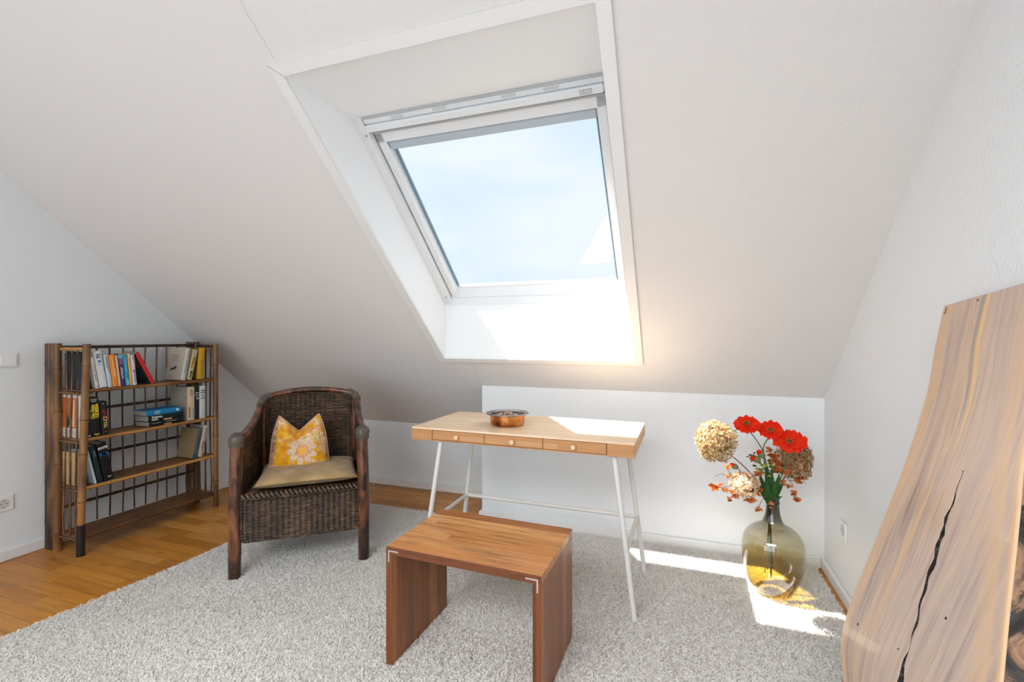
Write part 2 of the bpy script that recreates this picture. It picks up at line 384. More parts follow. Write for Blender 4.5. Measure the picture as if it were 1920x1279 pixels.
# ------------------------------------------------------------------ lettering helpers
DG = None
def text_mesh(name, body, size, mat, parent, M4, bold=0.0, align='CENTER', extrude=0.0003, xs=1.0):
    cu = bpy.data.curves.new(name, 'FONT'); cu.body = body; cu.size = size; cu.align_x = align; cu.align_y = 'CENTER'
    cu.extrude = extrude; cu.offset = bold; cu.resolution_u = 2; cu.space_character = 0.92
    o = bpy.data.objects.new(name, cu); COL.objects.link(o)
    me = bpy.data.meshes.new_from_object(o.evaluated_get(bpy.context.evaluated_depsgraph_get()))
    bpy.data.objects.remove(o); me.name = name
    me.transform(Matrix.Diagonal((xs, 1, 1, 1))); me.transform(M4); me.materials.clear()
    return link(name, me, mat, parent)
# plate on the window bar
wn_m = Matrix((( 1, 0, 0, 0), (0, -CS, -SN, 0), (0, SN, -CS, 0), (0, 0, 0, 1)))   # x right, y up the slope, z into the room
def on_roof(x, v, w): m = wn_m.copy(); m.translation = Vector(roof(x, v, w)) - Vector(win.location); return m
pl_ = MB(); ring(pl_, -.345, -.300, 1.580, 1.598, -.3432, -.3018, 1.5818, 1.5962, .2243, .2252)
plo = wpart('maker_plate', pl_, plain('grey_plate_ink', (0.25, 0.26, 0.27, 1), 0.5))
tm = text_mesh('plate_lettering', 'VELUX', .013, plo.data.materials[0], win, on_roof(-.3225, 1.589, .2246))

# ------------------------------------------------------------------ switches and sockets
def socket(name, loc, rz, label):
    t = empty(name, loc, rz); tag(t, label, 'socket')       # local +y faces the room
    MB().box(-.041, .041, 0, .009, -.041, .041, bev=.004).build('cover_plate', M['plastic'], t)
    m = MB(); n = 28
    m.add([(0.022 * cos(2 * pi * i / n), .0095, 0.022 * sin(2 * pi * i / n)) for i in range(n)] + [(0.0205 * cos(2 * pi * i / n), .0098, 0.0205 * sin(2 * pi * i / n)) for i in range(n)] , [(i, (i + 1) % n, n + (i + 1) % n, n + i) for i in range(n)])
    m.build('socket_rim', plain('socket_rim_grey', (0.35, 0.35, 0.35, 1), 0.5), t)
    c = MB(); c.tube([(0, .0091, 0), (0, .0096, 0)], .0205, 28); c.build('socket_well', plain('socket_well_white', (0.66, 0.66, 0.65, 1), 0.4), t)
    for dx in (-.0095, .0095): MB().tube([(dx, .0094, 0), (dx, .0101, 0)], .0028, 10).build('pin_hole', M['dark'], t)
    for dz in (-.017, .017): MB().box(-.004, .004, .0094, .0104, dz - .003, dz + .003).build('earth_clip', plain('steel_clip', (0.5, 0.5, 0.5, 1), 0.3, 0.8), t)
socket('wall_socket', (XL, 1.420, 0.298), radians(-90), 'white square wall socket low on left wall beside bookshelf')
socket('wall_socket', (XR, 2.458, 0.310), radians(90), 'white wall socket on right wall behind leaning wooden slab')
sw = empty('light_switch', (XL, 1.395, 1.047), radians(-90)); tag(sw, 'white switch plate on left wall at frame edge above the socket', 'switch')
MB().box(-.082, .066, 0, .009, -.038, .038, bev=.003).build('cover_plate', M['plastic'], sw)
for x0, x1 in ((-.073, -.010), (-.006, .057)): MB().box(x0, x1, .008, .013, -.029, .029, bev=.002).build('rocker', M['plastic'], sw)

# ------------------------------------------------------------------ rug
def rug():
    t = NT('cream_shag_rug'); g = t.n.new('ShaderNodeNewGeometry').outputs['Position']
    n1 = t.noise(g, 90, 3); n2 = t.noise(g, 7, 3)
    c = t.mix(t.math('MULTIPLY', n1, 0.9), (0.84, 0.805, 0.76, 1), (0.98, 0.955, 0.925, 1))
    df = t.n.new('ShaderNodeBsdfDiffuse'); tl = t.n.new('ShaderNodeBsdfTranslucent'); mx = t.n.new('ShaderNodeMixShader')
    t.l.new(c, df.inputs[0]); t.l.new(c, tl.inputs[0]); mx.inputs[0].default_value = 0.42
    t.l.new(df.outputs[0], mx.inputs[1]); t.l.new(tl.outputs[0], mx.inputs[2]); t.l.new(mx.outputs[0], t.out.inputs['Surface']); M['rug'] = t.m
    x0b, x0f, x1, y0, y1 = -2.335, -2.47, 0.649, -1.2, 2.735
    def xl(y): return x0f + (x0b - x0f) * np.clip((y - 0.6) / 2.1, -1, 1.02) + 0.008 * np.sin(y * 5)
    nx, ny = 420, 300
    # pile bed: fine grid over the visible part
    ys = np.concatenate([np.linspace(y0, 0.5, 20), np.linspace(0.5, y1, ny)[1:]]); us = np.linspace(0, 1, nx)
    U, Y = np.meshgrid(us, ys); X = xl(Y) + U * (x1 - xl(Y)); V = np.stack([X, Y, np.full_like(X, .008)], -1)
    V[..., 2] += 0.004 * RNG.random(X.shape) * ((U > 0.004) & (U < .996))
    R, C_ = X.shape; idx = np.arange(R * C_).reshape(R, C_)
    F = np.stack([idx[:-1, :-1], idx[:-1, 1:], idx[1:, 1:], idx[1:, :-1]], -1).reshape(-1, 4)
    edge = np.concatenate([idx[0, :], idx[1:, -1], idx[-1, -2::-1], idx[-2:0:-1, 0]])
    Vf = V.reshape(-1, 3); base = len(Vf); low = Vf[edge].copy(); low[:, 2] = 0.001
    n = len(edge); k = np.arange(n); sk = np.stack([edge[k], base + k, base + (k + 1) % n, edge[(k + 1) % n]], -1)
    me = np_mesh('rug', np.vstack([Vf, low]), np.vstack([F, sk])); o = link('rug', me, M['rug'])
    tag(o, 'large cream shag rug covering the floor under chair, stool and desk', 'rug')
    # tufts
    N = 520000
    ty = 0.30 + (y1 - 0.30) * RNG.random(N); tx = xl(ty) + RNG.random(N) * (x1 - xl(ty))
    ang = 2.2 * np.sin(tx * 3.1 + 1.7 * np.sin(ty * 2.3)) + 1.6 * np.sin(ty * 4.2 + tx * 1.3) + RNG.normal(0, 1.9, N)
    lean = 0.45 + 0.45 * RNG.random(N) + 0.25 * np.sin(tx * 7 + ty * 5); h = 0.006 + 0.004 * RNG.random(N)
    L = h * lean * 1.6; dx, dy = np.cos(ang), np.sin(ang); a2 = RNG.random(N) * 6.283; wx, wy = np.cos(a2), np.sin(a2)
    w = 0.0015 + 0.0010 * RNG.random(N); b = np.stack([tx, ty, np.full(N, .009)], 1)
    side = np.stack([wx * w, wy * w, np.zeros(N)], 1); mid = b + np.stack([dx * L * .35, dy * L * .35, h * .65], 1); tip = b + np.stack([dx * L, dy * L, h * .85 + 0.002], 1)
    V = np.stack([b - side, b + side, mid + side * 1.1, mid - side * 1.1, tip + side * .6, tip - side * .6], 1).reshape(-1, 3)
    i = np.arange(N)[:, None] * 6; F = np.stack([i + [0, 1, 2, 3], i + [3, 2, 4, 5]], 1).reshape(-1, 4)
    p = link('rug_pile', np_mesh('rug_pile', V, F), M['rug'], o); p['kind'] = 'stuff'
rug()

# ------------------------------------------------------------------ desk
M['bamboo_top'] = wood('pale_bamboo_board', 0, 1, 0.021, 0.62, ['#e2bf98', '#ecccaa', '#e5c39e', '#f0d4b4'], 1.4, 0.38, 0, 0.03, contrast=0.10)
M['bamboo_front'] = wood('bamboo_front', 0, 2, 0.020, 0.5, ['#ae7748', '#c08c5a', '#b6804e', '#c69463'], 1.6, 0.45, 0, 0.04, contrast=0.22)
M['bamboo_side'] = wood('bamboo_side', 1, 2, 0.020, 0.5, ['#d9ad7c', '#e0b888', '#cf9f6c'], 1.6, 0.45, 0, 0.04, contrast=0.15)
M['gapdark'] = plain('dark_gap', (0.06, 0.03, 0.015, 1), 0.9)
M['tube'] = plain('cream_powder_coated_tube', (0.72, 0.69, 0.65, 1), 0.4, spec=0.4)
def desk():
    t = empty('desk', (-.679, 2.19, .015), radians(-0.85)); tag(t, 'bamboo desk with three small drawers and slanted white tube legs', 'desk')
    W, D, H, T = 1.032, .497, .727, .060
    x0, x1, y0, y1 = -W / 2, W / 2, -D / 2, D / 2
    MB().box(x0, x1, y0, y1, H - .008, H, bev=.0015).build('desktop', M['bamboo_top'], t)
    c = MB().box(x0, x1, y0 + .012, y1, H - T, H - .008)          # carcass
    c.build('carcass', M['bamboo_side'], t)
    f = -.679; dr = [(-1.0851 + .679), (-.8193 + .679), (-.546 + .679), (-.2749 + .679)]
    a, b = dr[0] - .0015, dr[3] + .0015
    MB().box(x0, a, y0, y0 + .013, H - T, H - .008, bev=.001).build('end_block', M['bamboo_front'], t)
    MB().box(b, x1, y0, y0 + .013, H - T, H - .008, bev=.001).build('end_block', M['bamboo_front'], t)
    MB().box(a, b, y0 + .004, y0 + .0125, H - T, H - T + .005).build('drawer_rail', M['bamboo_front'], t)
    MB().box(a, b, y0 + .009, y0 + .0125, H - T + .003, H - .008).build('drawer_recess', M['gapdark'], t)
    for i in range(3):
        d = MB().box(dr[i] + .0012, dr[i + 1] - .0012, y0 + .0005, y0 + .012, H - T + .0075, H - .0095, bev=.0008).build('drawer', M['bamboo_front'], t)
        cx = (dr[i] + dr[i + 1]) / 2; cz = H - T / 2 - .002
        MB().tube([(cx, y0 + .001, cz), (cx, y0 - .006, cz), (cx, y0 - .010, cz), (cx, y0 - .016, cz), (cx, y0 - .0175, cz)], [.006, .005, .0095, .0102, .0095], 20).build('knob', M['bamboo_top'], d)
    Z1 = H - T
    legs = {(1, -1): ((.512, y0 + .035), (.430, y0 + .035)), (1, 1): ((.517, y1 - .038), (.430, y1 - .05)),
            (-1, -1): ((-.485, y0 + .035), (-.378, y0 + .035)), (-1, 1): ((-.480, y1 - .038), (-.400, y1 - .05))}
    P = {}
    for k, (ft, tp) in legs.items():
        a_, b_ = Vector((ft[0], ft[1], 0)), Vector((tp[0], tp[1], Z1))
        MB().tube([a_, b_], .0112, 16).build('leg', M['tube'], t); P[k] = lambda z, a_=a_, b_=b_: a_ + (b_ - a_) * (z / Z1)
    zb = .268
    MB().tube([P[(-1, 1)](zb), P[(1, 1)](zb)], .0098, 14).build('cross_bar', M['tube'], t)
    for sx in (-1, 1): MB().tube([P[(sx, 1)](zb), P[(sx, -1)](zb)], .0095, 14).build('side_bar', M['tube'], t)
desk()

# ------------------------------------------------------------------ copper bowl with dried petals
def bowl():
    t = NT('hammered_copper'); n = t.noise(t.obj, 38, 4, 0.6); n2 = t.noise(t.obj, 14, 4, .6)
    t.set(color=t.ramp(n2, [(0.35, '#5a3014'), (0.5, '#b4713a'), (0.62, '#e0a568')]), metal=1.0, rough=0.24); t.bump(n, .25, .002)
    rim = plain('dark_pewter_rim', (0.30, 0.29, 0.28, 1), 0.25, 0.95)
    e = empty('copper_bowl', (-.787, 2.150, .742)); tag(e, 'round copper bowl with dark metal rim standing on the bamboo desk', 'bowl')
    r = .083
    MB().lathe([(0, .0), (r - .012, .0), (r - .004, .004), (r, .012), (r + .001, .05)], 56).build('body', t.m, e)
    MB().lathe([(r - .003, .054), (r - .004, .02), (r - .02, .008), (0, .007)], 56).build('inner_lining', rim, e)
    MB().lathe([(r - .002, .050), (r + .016, .0525), (r + .0215, .056), (r + .020, .0595), (r + .010, .0595), (r - .003, .0535)], 64).build('rim', rim, e)
    pm = NT('dried_petals'); rn = pm.n.new('ShaderNodeNewGeometry').outputs['Random Per Island']
    pm.set(color=pm.ramp(rn, [(0, '#5b2634'), (.2, '#e8d7c4'), (.4, '#a4612c'), (.6, '#caa06a'), (.8, '#d9c7c4'), (1, '#6a3a1c')]), rough=.8)
    m = MB(); rd = random.Random(5)
    for i in range(260):
        a = rd.uniform(0, 6.28); q = r * .86 * sqrt(rd.random()); z = .029 + .028 * max(0, 1 - (q / (r * .75)) ** 2) + rd.uniform(0, .006)
        c = Vector((q * cos(a), q * sin(a), z)); u = Vector((rd.uniform(-1, 1), rd.uniform(-1, 1), rd.uniform(-.5, .9))).normalized(); w = u.cross(Vector((rd.uniform(-1, 1), rd.uniform(-1, 1), 1))).normalized()
        s_ = rd.uniform(.006, .012); n_ = u.cross(w)
        m.add([c - u * s_, c - w * s_ * .6 + n_ * .003, c + u * s_ + n_ * .001, c + w * s_ * .6 + n_ * .004], [(0, 1, 2, 3)])
    m.lathe([(0, .046), (.03, .042), (.055, .028), (.077, .020)], 30)
    o = m.build('dried_petals', pm.m); o.location = e.location; tag(o, 'dried petals and wood chips heaped in the copper bowl', 'potpourri', kind='stuff')
bowl()

# ------------------------------------------------------------------ oak stool
def stool():
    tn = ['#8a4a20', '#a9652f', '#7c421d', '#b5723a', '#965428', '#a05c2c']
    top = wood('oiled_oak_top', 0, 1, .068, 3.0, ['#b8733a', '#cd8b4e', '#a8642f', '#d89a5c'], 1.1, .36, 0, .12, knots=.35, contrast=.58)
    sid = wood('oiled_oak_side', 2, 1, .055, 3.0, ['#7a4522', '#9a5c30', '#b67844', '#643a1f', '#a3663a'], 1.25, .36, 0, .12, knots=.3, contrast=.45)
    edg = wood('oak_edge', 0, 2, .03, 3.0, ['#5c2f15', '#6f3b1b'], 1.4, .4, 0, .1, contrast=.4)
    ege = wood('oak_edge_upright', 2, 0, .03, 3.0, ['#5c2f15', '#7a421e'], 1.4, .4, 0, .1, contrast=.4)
    t = empty('stool', (-.682, 1.600, .012), radians(2.2)); 
    t.rotation_euler = (0, 0, radians(-1.9)); tag(t, 'waterfall oak stool standing on the rug in front of the desk', 'stool')
    W, D, H, T = .576, .388, .418, .028
    x0, x1, y0, y1 = -W / 2, W / 2, -D / 2, D / 2
    def pan(name, fs, mats):
        m = MB(); b = .0015
        m.bbox(*fs, b); me = m.mesh(name)
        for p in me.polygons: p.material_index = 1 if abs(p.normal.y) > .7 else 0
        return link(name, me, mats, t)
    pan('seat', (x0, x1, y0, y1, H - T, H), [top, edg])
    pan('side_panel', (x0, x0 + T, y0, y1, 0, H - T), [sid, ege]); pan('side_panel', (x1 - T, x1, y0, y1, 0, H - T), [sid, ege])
    steel = plain('pale_metal_inlay', (0.55, 0.52, 0.48, 1), .35, .6)
    for sx in (-1, 1):
        X = x0 + .010 if sx < 0 else x1 - .010; L = .042; w = .005
        m = MB().box(min(X, X - sx * L), max(X, X - sx * L), y0 - .0006, y0 + .002, H - .012 - w, H - .012)
        m.box(min(X, X - sx * w), max(X, X - sx * w), y0 - .0006, y0 + .002, H - .012 - L, H - .012 - w)
        m.build('corner_inlay', steel, t)
stool()

# ------------------------------------------------------------------ bamboo bookshelf
def bamboo_mat(name, tones, along=2):
    t = NT(name); g = t.n.new('ShaderNodeNewGeometry'); p = g.outputs['Position']; x = t.sep(p)
    v = t.comb(t.math('MULTIPLY', x[0], 14.0 if along != 0 else 3.0), t.math('MULTIPLY', x[1], 14.0 if along != 1 else 3.0), t.math('MULTIPLY', x[2], 14.0 if along != 2 else 3.0))
    n = t.noise(v, 1.6, 2, .5); n2 = t.noise(p, 3.5, 2); oi = t.n.new('ShaderNodeObjectInfo').outputs['Random']
    f = t.math('ADD', t.math('ADD', t.math('MULTIPLY', n, .4), t.math('MULTIPLY', n2, .45)), t.math('MULTIPLY', oi, .22))
    t.set(color=t.ramp(f, [(0.38, tones[0]), (0.52, tones[1]), (0.68, tones[2])]), rough=.38, spec=.5); t.bump(n, .15, .002); return t.m
M['bam'] = bamboo_mat('brown_bamboo_pole', ['#33200f', '#6f4a26', '#a0703c'])
M['bamx'] = bamboo_mat('golden_bamboo_rail', ['#6b441f', '#a8743a', '#c99150'], 1)
M['bamd'] = bamboo_mat('dark_bamboo_rod', ['#1d130b', '#402a18', '#7c5433'])
M['node'] = plain('dark_bamboo_node', '#2a1a0e', .5)
M['burnt'] = plain('charred_bamboo', '#15110e', .5)
M['lath'] = bamboo_mat('split_bamboo_shelf', ['#4a2c16', '#6b4322', '#8c5c33'], 1)
def pole(mb, a, b, r, nodes=4, seed=0, n=14, wob=0.0, mi=0):
    rd = random.Random(seed); a, b = Vector(a), Vector(b); L = (b - a).length
    ts = sorted(rd.uniform(.06, .94) for _ in range(nodes)) if nodes else []
    if nodes:
        ts = [(i + .5 + rd.uniform(-.3, .3)) / nodes for i in range(nodes)]
    P = [(0, 1.0)]
    for q in ts:
        e = r * .35 / L
        P += [(q - e * 3, .97), (q - e, 1.12), (q, 1.02), (q + e * .8, 1.10), (q + e * 3, .98)]
    P += [(1, 1.0)]
    ox = Vector((rd.uniform(-1, 1), rd.uniform(-1, 1), rd.uniform(-1, 1))); ax = (b - a).normalized(); ox = (ox - ax * ox.dot(ax)).normalized()
    at = lambda t_: a + (b - a) * t_ + ox * wob * sin(t_ * 5 + seed) * (0 if t_ in (0, 1) else 1)
    mb.tube([at(t_) for t_, _ in P], [r * k for _, k in P], n, mi)
    for q in ts: c = at(q); mb.tube([c - ax * r * .10, c + ax * r * .10], r * 1.07, n, 1, cap=False)
    return mb
BX0, BX1, BY0, BY1 = -3.205, -3.009, 1.592, 2.374           # shelf body: back, front, left, right
SZ = [.884, .621, .361, .100]
def bookshelf():
    t = empty('bookshelf', ((BX0 + BX1) / 2, (BY0 + BY1) / 2, 0)); tag(t, 'low brown bamboo bookshelf with four shelves against left wall', 'bookshelf')
    O = Vector(t.location)
    def L(p): return Vector(p) - O
    def P(name, a, b, r, nodes, seed, mat, wob=0, n=14): return pole(MB(), L(a), L(b), r, nodes, seed, n, wob).build(name, [mat, M['node']], t)
    H = 1.131
    # front left post: golden above a charred foot
    P('corner_post', (BX1 + .002, BY0 + .000, .165), (BX1 - .004, BY0 + .030, H), .0175, 4, 11, M['bam'])
    o = pole(MB(), L((BX1, BY0, 0)), L((BX1 + .002, BY0, .167)), .0185, 0, 1).build('post_foot', M['burnt'], t); o['label'] = 'charred black foot of the front post'
    P('corner_post', (BX1, BY1 - .004, 0), (BX1, BY1 - .008, 1.124), .0170, 4, 5, M['bam'])
    # rear posts and the bundled poles behind them
    for (y, s0) in ((BY0 - .004, 21), (BY1, 31)):
        P('corner_post', (BX0 + .005, y, 0), (BX0 + .004, y, H + .003), .0185, 4, s0, M['bam'])
        for k, (x, r) in enumerate(((-3.240, .0115), (-3.266, .0135), (-3.288, .0115))):
            P('bundled_pole', (x, y, 0), (x, y, H + .002), r, 5, s0 + 3 + k, M['bam'])
    # rails of the back and the sides
    P('top_rail', (BX0, BY0, 1.112), (BX0, BY1, 1.112), .0095, 5, 41, M['bamd'])
    P('top_rail', (BX0, BY0 + .004, 1.103), (BX1 - .004, BY0 + .026, 1.103), .0095, 1, 42, M['bamx'])
    P('top_rail', (BX0, BY1, 1.108), (BX1, BY1, 1.104), .009, 1, 43, M['bamd'])
    for i, z in enumerate((.752, .489, .229)): P('back_rail', (BX0, BY0, z), (BX0, BY1, z + .002), .0088, 4, 50 + i, M['bamd'])
    for i, y in enumerate((1.640, 1.705, 1.771, 1.836, 1.905, 1.970, 2.035, 2.103, 2.167, 2.234, 2.30)):
        P('back_rod', (BX0 + .010, y, .105), (BX0 + .008, y + .003 * sin(i * 2.1), 1.108), .0046, 5, 60 + i, M['bamd'], .004, 8)
    for sy, y in ((0, BY0), (1, BY1 - .004)):
        for i, fx in enumerate((.26, .50, .74)):
            x = BX0 + (BX1 - BX0) * fx
            P('side_rod', (x + .006 * (i - 1), y + (.004 if not sy else 0), .088), (x, y + (.014 if not sy else 0), 1.10), .0050, 5, 80 + i + 5 * sy, M['lath'] if not sy else M['bamd'], .005, 8)
    # shelves: split laths with a round golden pole along the front edge
    for i, z in enumerate(SZ):
        m = MB(); n = 9; x0 = BX0 + .004; x1 = BX1 - .012
        for k in range(n):
            a = x0 + (x1 - x0) * k / n; b = a + (x1 - x0) / n - .0012
            m.box(a, b, BY0 + .006, BY1 - .004, z - .010, z - .0008 * (k % 2), bev=.0012)
        s_ = m.build('shelf', M['lath'], t); s_.location = -O; 
        fp = pole(MB(), L((BX1 - .002, BY0 + .012, z - .008)), L((BX1 - .002, BY1 - .010, z - .010)), .0098, 4, 90 + i).build('front_pole', [M['bamx'] if i < 3 else M['lath'], M['node']], s_)
        fp.location = O
        for sy, y in ((0, BY0 - .002), (1, BY1 - .006)):
            q = MB().box(BX0 + .0, BX1 - .010, y - .006, y + .006, z - .022, z - .013, bev=.002).build('side_slat', M['lath'], t); q.location = -O
        for k, yy in enumerate((BY0 + .05, BY1 - .06)):
            q = MB().tube([(BX0, yy, z - .018), (BX1 - .008, yy, z - .018)], .007, 8).build('bearer', M['bamd'], t); q.location = -O
bookshelf()

# ------------------------------------------------------------------ books
M['pages'] = plain('cream_page_block', (0.62, 0.55, 0.46, 1), .9, var=.08)
M['pages_d'] = plain('brown_page_block', (0.36, 0.30, 0.25, 1), .9, var=.08)
INK = {}
def ink(c):
    if c not in INK: INK[c] = plain('ink_' + c.strip('#'), c, .5)
    return INK[c]
def book(label, y, z, thick, height, depth, lean=0.0, cover='#ffffff', spine=None, group='books on the top shelf', x=-3.024, marks=(), name='book', flat=False, rz=0.0, pages='pages', rough=.4):
    """Upright book: spine faces +x. `y` = y of the lower left corner of the spine; lean > 0 tips the top towards -y (degrees)."""
    a = radians(lean)
    if lean > 0: org = (x, y, z)
    else: org = (x, y + thick, z)
    if flat: org = (x, y, z)
    t = empty(name, org, rot=((a, 0, rz) if not flat else (0, 0, rz))); tag(t, label, 'book', group)
    y0 = 0.0 if (lean > 0 or flat) else -thick
    if flat: W, Ht = height, thick        # lying: height runs along y
    else: W, Ht = thick, height
    cm = ink(cover); smt = ink(spine or cover); c = .0022
    body = MB()
    if not flat:
        n = 6; arc = [(0.0035 * sin(pi * k / n), y0 + W * k / n) for k in range(n + 1)]
        body.box(-depth, -.001, y0, y0 + c, 0, Ht); body.box(-depth, -.001, y0 + W - c, y0 + W, 0, Ht)
        body.build('cover', cm, t)
        sp = MB(); P = [(-.002, y0)] + arc + [(-.002, y0 + W)]
        sp.prism(P, lambda p, q, z_: (p, q, z_), 0, Ht); sp.build('spine', smt, t)
        MB().box(-depth + .004, -.003, y0 + c, y0 + W - c, .003, Ht - .004).build('pages', M[pages], t)
        def put(py, pz, ppx=.0038): return Matrix.Translation((ppx, y0 + W * py, Ht * pz))
        RV = Matrix(((0, 0, 1, 0), (0, -1, 0, 0), (1, 0, 0, 0), (0, 0, 0, 1)))        # reads upwards: text x -> +z, text y -> -y
        RVd = Matrix(((0, 0, 1, 0), (0, 1, 0, 0), (-1, 0, 0, 0), (0, 0, 0, 1)))       # reads downwards
        RH = Matrix(((0, 0, 1, 0), (1, 0, 0, 0), (0, 1, 0, 0), (0, 0, 0, 1)))         # level, text x -> +y
        RCV = Matrix(((1, 0, 0, 0), (0, 0, -1, 0), (0, 1, 0, 0), (0, 0, 0, 1)))       # on the left cover (faces -y), text x -> +x
    else:
        body.box(-depth, -.001, 0, W, 0, c); body.box(-depth, -.001, 0, W, Ht - c, Ht); body.build('cover', cm, t)
        n = 6; P = [(-.002, 0.0)] + [(0.0035 * sin(pi * k / n), Ht * k / n) for k in range(n + 1)] + [(-.002, Ht)]
        MB().prism(P, lambda p, q, y_: (p, y_, q), 0, W).build('spine', smt, t)
        MB().box(-depth + .004, -.003, .003, W - .004, c, Ht - c).build('pages', M[pages], t)
        def put(py, pz, ppx=.0038): return Matrix.Translation((ppx, W * py, Ht * pz))
        RH = Matrix(((0, 0, 1, 0), (1, 0, 0, 0), (0, 1, 0, 0), (0, 0, 0, 1)))
        RU = Matrix(((0, 0, 1, 0), (-1, 0, 0, 0), (0, -1, 0, 0), (0, 0, 0, 1)))       # upside down
        RV = RVd = RH; RCV = RH
    for mk in marks:
        k = mk[0]
        if k in ('up', 'down', 'level', 'upside'):      # lettering: kind, text, size, colour, py, pz, bold
            _, s, size, col, py, pz, bold = mk
            R_ = {'up': RV, 'down': RVd, 'level': RH, 'upside': (RU if flat else RH)}[k]
            text_mesh('lettering', s, size, ink(col), t, put(py, pz) @ R_, bold)
        elif k == 'band':                                # coloured block on the spine: y0,y1,z0,z1 fractions
            _, col, a0, a1, b0, b1 = mk
            m = MB()
            if flat: m.box(.0025, .0037, W * a0, W * a1, Ht * b0, Ht * b1)
            else: m.box(.0022, .0037, y0 + W * a0, y0 + W * a1, Ht * b0, Ht * b1)
            m.build('spine_label', ink(col), t)
        elif k == 'dashes':                              # lines of tiny unreadable print: colour, a0,a1,b0,b1, count, seed
            _, col, a0, a1, b0, b1, cnt, seed = mk
            rd = random.Random(seed); m = MB()
            for i in range(cnt):
                zc = b0 + (b1 - b0) * (i + .5) / cnt; hz = (b1 - b0) / cnt * .30; w0 = a0 + (a1 - a0) * rd.uniform(0, .2); w1 = a1 - (a1 - a0) * rd.uniform(0, .25)
                if flat: m.box(.0036, .0040, W * w0, W * w1, Ht * (zc - hz), Ht * (zc + hz))
                else: m.box(.0034, .0039, y0 + W * w0, y0 + W * w1, Ht * (zc - hz), Ht * (zc + hz))
            m.build('small_print', ink(col), t)
        elif k == 'coverdash':                           # print on the cover facing -y: colour, u0,u1 (from back edge), v0,v1, rows, words, seed
            _, col, u0, u1, v0, v1, rows, words, seed = mk; rd = random.Random(seed); m = MB()
            for i in range(rows):
                zc = v1 - (v1 - v0) * (i + .5) / rows; hz = (v1 - v0) / rows * .2; q = u0
                for j in range(words):
                    w_ = (u1 - u0) / words * rd.uniform(.6, 1.05)
                    if q + w_ > u1 + .03: break
                    m.box(-depth + depth * q, -depth + depth * (q + w_ * .8), y0 - .0004, y0 + .0002, Ht * (zc - hz), Ht * (zc + hz)); q += w_
            m.build('cover_print', ink(col), t)
        elif k == 'coverpoly':                           # drawing on the cover facing -y
            _, col, poly = mk
            m = MB(); m.prism([(-depth + depth * p, Ht * q) for p, q in poly], lambda p, q, t_: (p, y0 + t_, q), -.0005, .0002)
            m.build('cover_drawing', ink(col), t)
    return t
G1, G2, G3 = 'books on the top shelf', 'books on the second shelf', 'books on the third shelf'
z1, z2, z3 = SZ[0] + .001, SZ[1] + .001, SZ[2] + .001
# --- top shelf, left run leaning left
book('black hardback leaning at far left end of the top shelf', 1.606, z1, .013, .195, .125, 1, '#0b0b0c', group=G1, x=-3.040)
book('tall dark slate hardback standing second at left end of top shelf', 1.641, z1, .021, .202, .128, 6, '#22272a', group=G1, x=-3.046)
book('slim white paperback with red and black spine print behind front post', 1.669, z1, .016, .172, .115, 9, '#e9e6e2', group=G1,
     marks=[('dashes', '#c33a4a', .35, .65, .50, .74, 12, 1), ('dashes', '#30363a', .3, .7, .22, .48, 9, 2), ('band', '#c33a4a', .35, .65, .05, .085)])
book('thick white hardback with blue print at top of its spine', 1.690, z1, .036, .205, .135, 9.4, '#dfe0e2', group=G1,
     marks=[('dashes', '#45506a', .15, .85, .80, .93, 3, 3), ('dashes', '#5a6270', .3, .8, .68, .76, 2, 4), ('band', '#3a4a70', .45, .62, .70, .745), ('dashes', '#7b808a', .15, .85, .625, .645, 1, 5), ('band', '#a01c34', .05, .6, .0, .012)])
book('pale blue paperback with dark script title on its spine', 1.730, z1, .021, .184, .125, 7.5, '#c9d4d8', '#c3d3da', G1,
     marks=[('dashes', '#2c4c58', .3, .7, .58, .95, 13, 6), ('dashes', '#5a7f96', .6, .85, .40, .6, 7, 7), ('dashes', '#5a7f96', .45, .7, .05, .11, 2, 8)])
book('orange paperback with white spine title near left of top shelf', 1.753, z1, .029, .182, .125, 7, '#ef8a2c', '#f08c2e', G1,
     marks=[('dashes', '#ffe2b8', .35, .55, .30, .93, 22, 9), ('dashes', '#ffe2b8', .6, .72, .30, .55, 8, 10), ('band', '#7a3c10', .42, .55, .19, .20)])
book('tan paperback squeezed between orange and purple books', 1.784, z1, .0105, .180, .125, 6.5, '#d9a86e', '#e2bd90', G1)
book('purple book with light blue top and white title on its spine', 1.797, z1, .021, .183, .12, 6.5, '#3a2f66', '#3b2b68', G1,
     marks=[('band', '#5cb2cf', .0, 1, .88, 1.0), ('band', '#7a5f8e', .1, 1, .68, .88), ('down' if 0 else 'up', 'DU FÜHLST', .0135, '#efe6f2', .5, .42, .0003)])
book('teal blue paperback with small white title on top shelf', 1.820, z1, .021, .181, .12, 6, '#1296b4', '#1397b8', G1,
     marks=[('dashes', '#a8e0ee', .4, .65, .45, .92, 14, 12), ('band', '#7fbecb', .1, .95, .02, .18), ('band', '#e8f4f6', .42, .58, .19, .23)])
book('narrow yellow book beside the teal one on top shelf', 1.843, z1, .012, .186, .12, 5.5, '#e9a93a', '#f0b040', G1, marks=[('band', '#e4c79a', 0, 1, .86, 1.0)])
book('narrow white paperback with red mark on spine at right of yellow one', 1.857, z1, .021, .180, .12, 5, '#d6cfd4', '#d9d5da', G1,
     marks=[('dashes', '#555c70', .3, .75, .08, .5, 11, 14), ('band', '#c02838', .25, .75, .44, .50), ('dashes', '#6a7088', .3, .7, .82, .97, 4, 15)])
book('bright red hardback leaning steeply with dark green cover', 1.958, z1, .022, .206, .13, 26, '#16312c', '#d01820', G1, marks=[('coverpoly', '#8c1a22', [(.55, .62), (.75, .80), (.85, .62), (.7, .5)])])
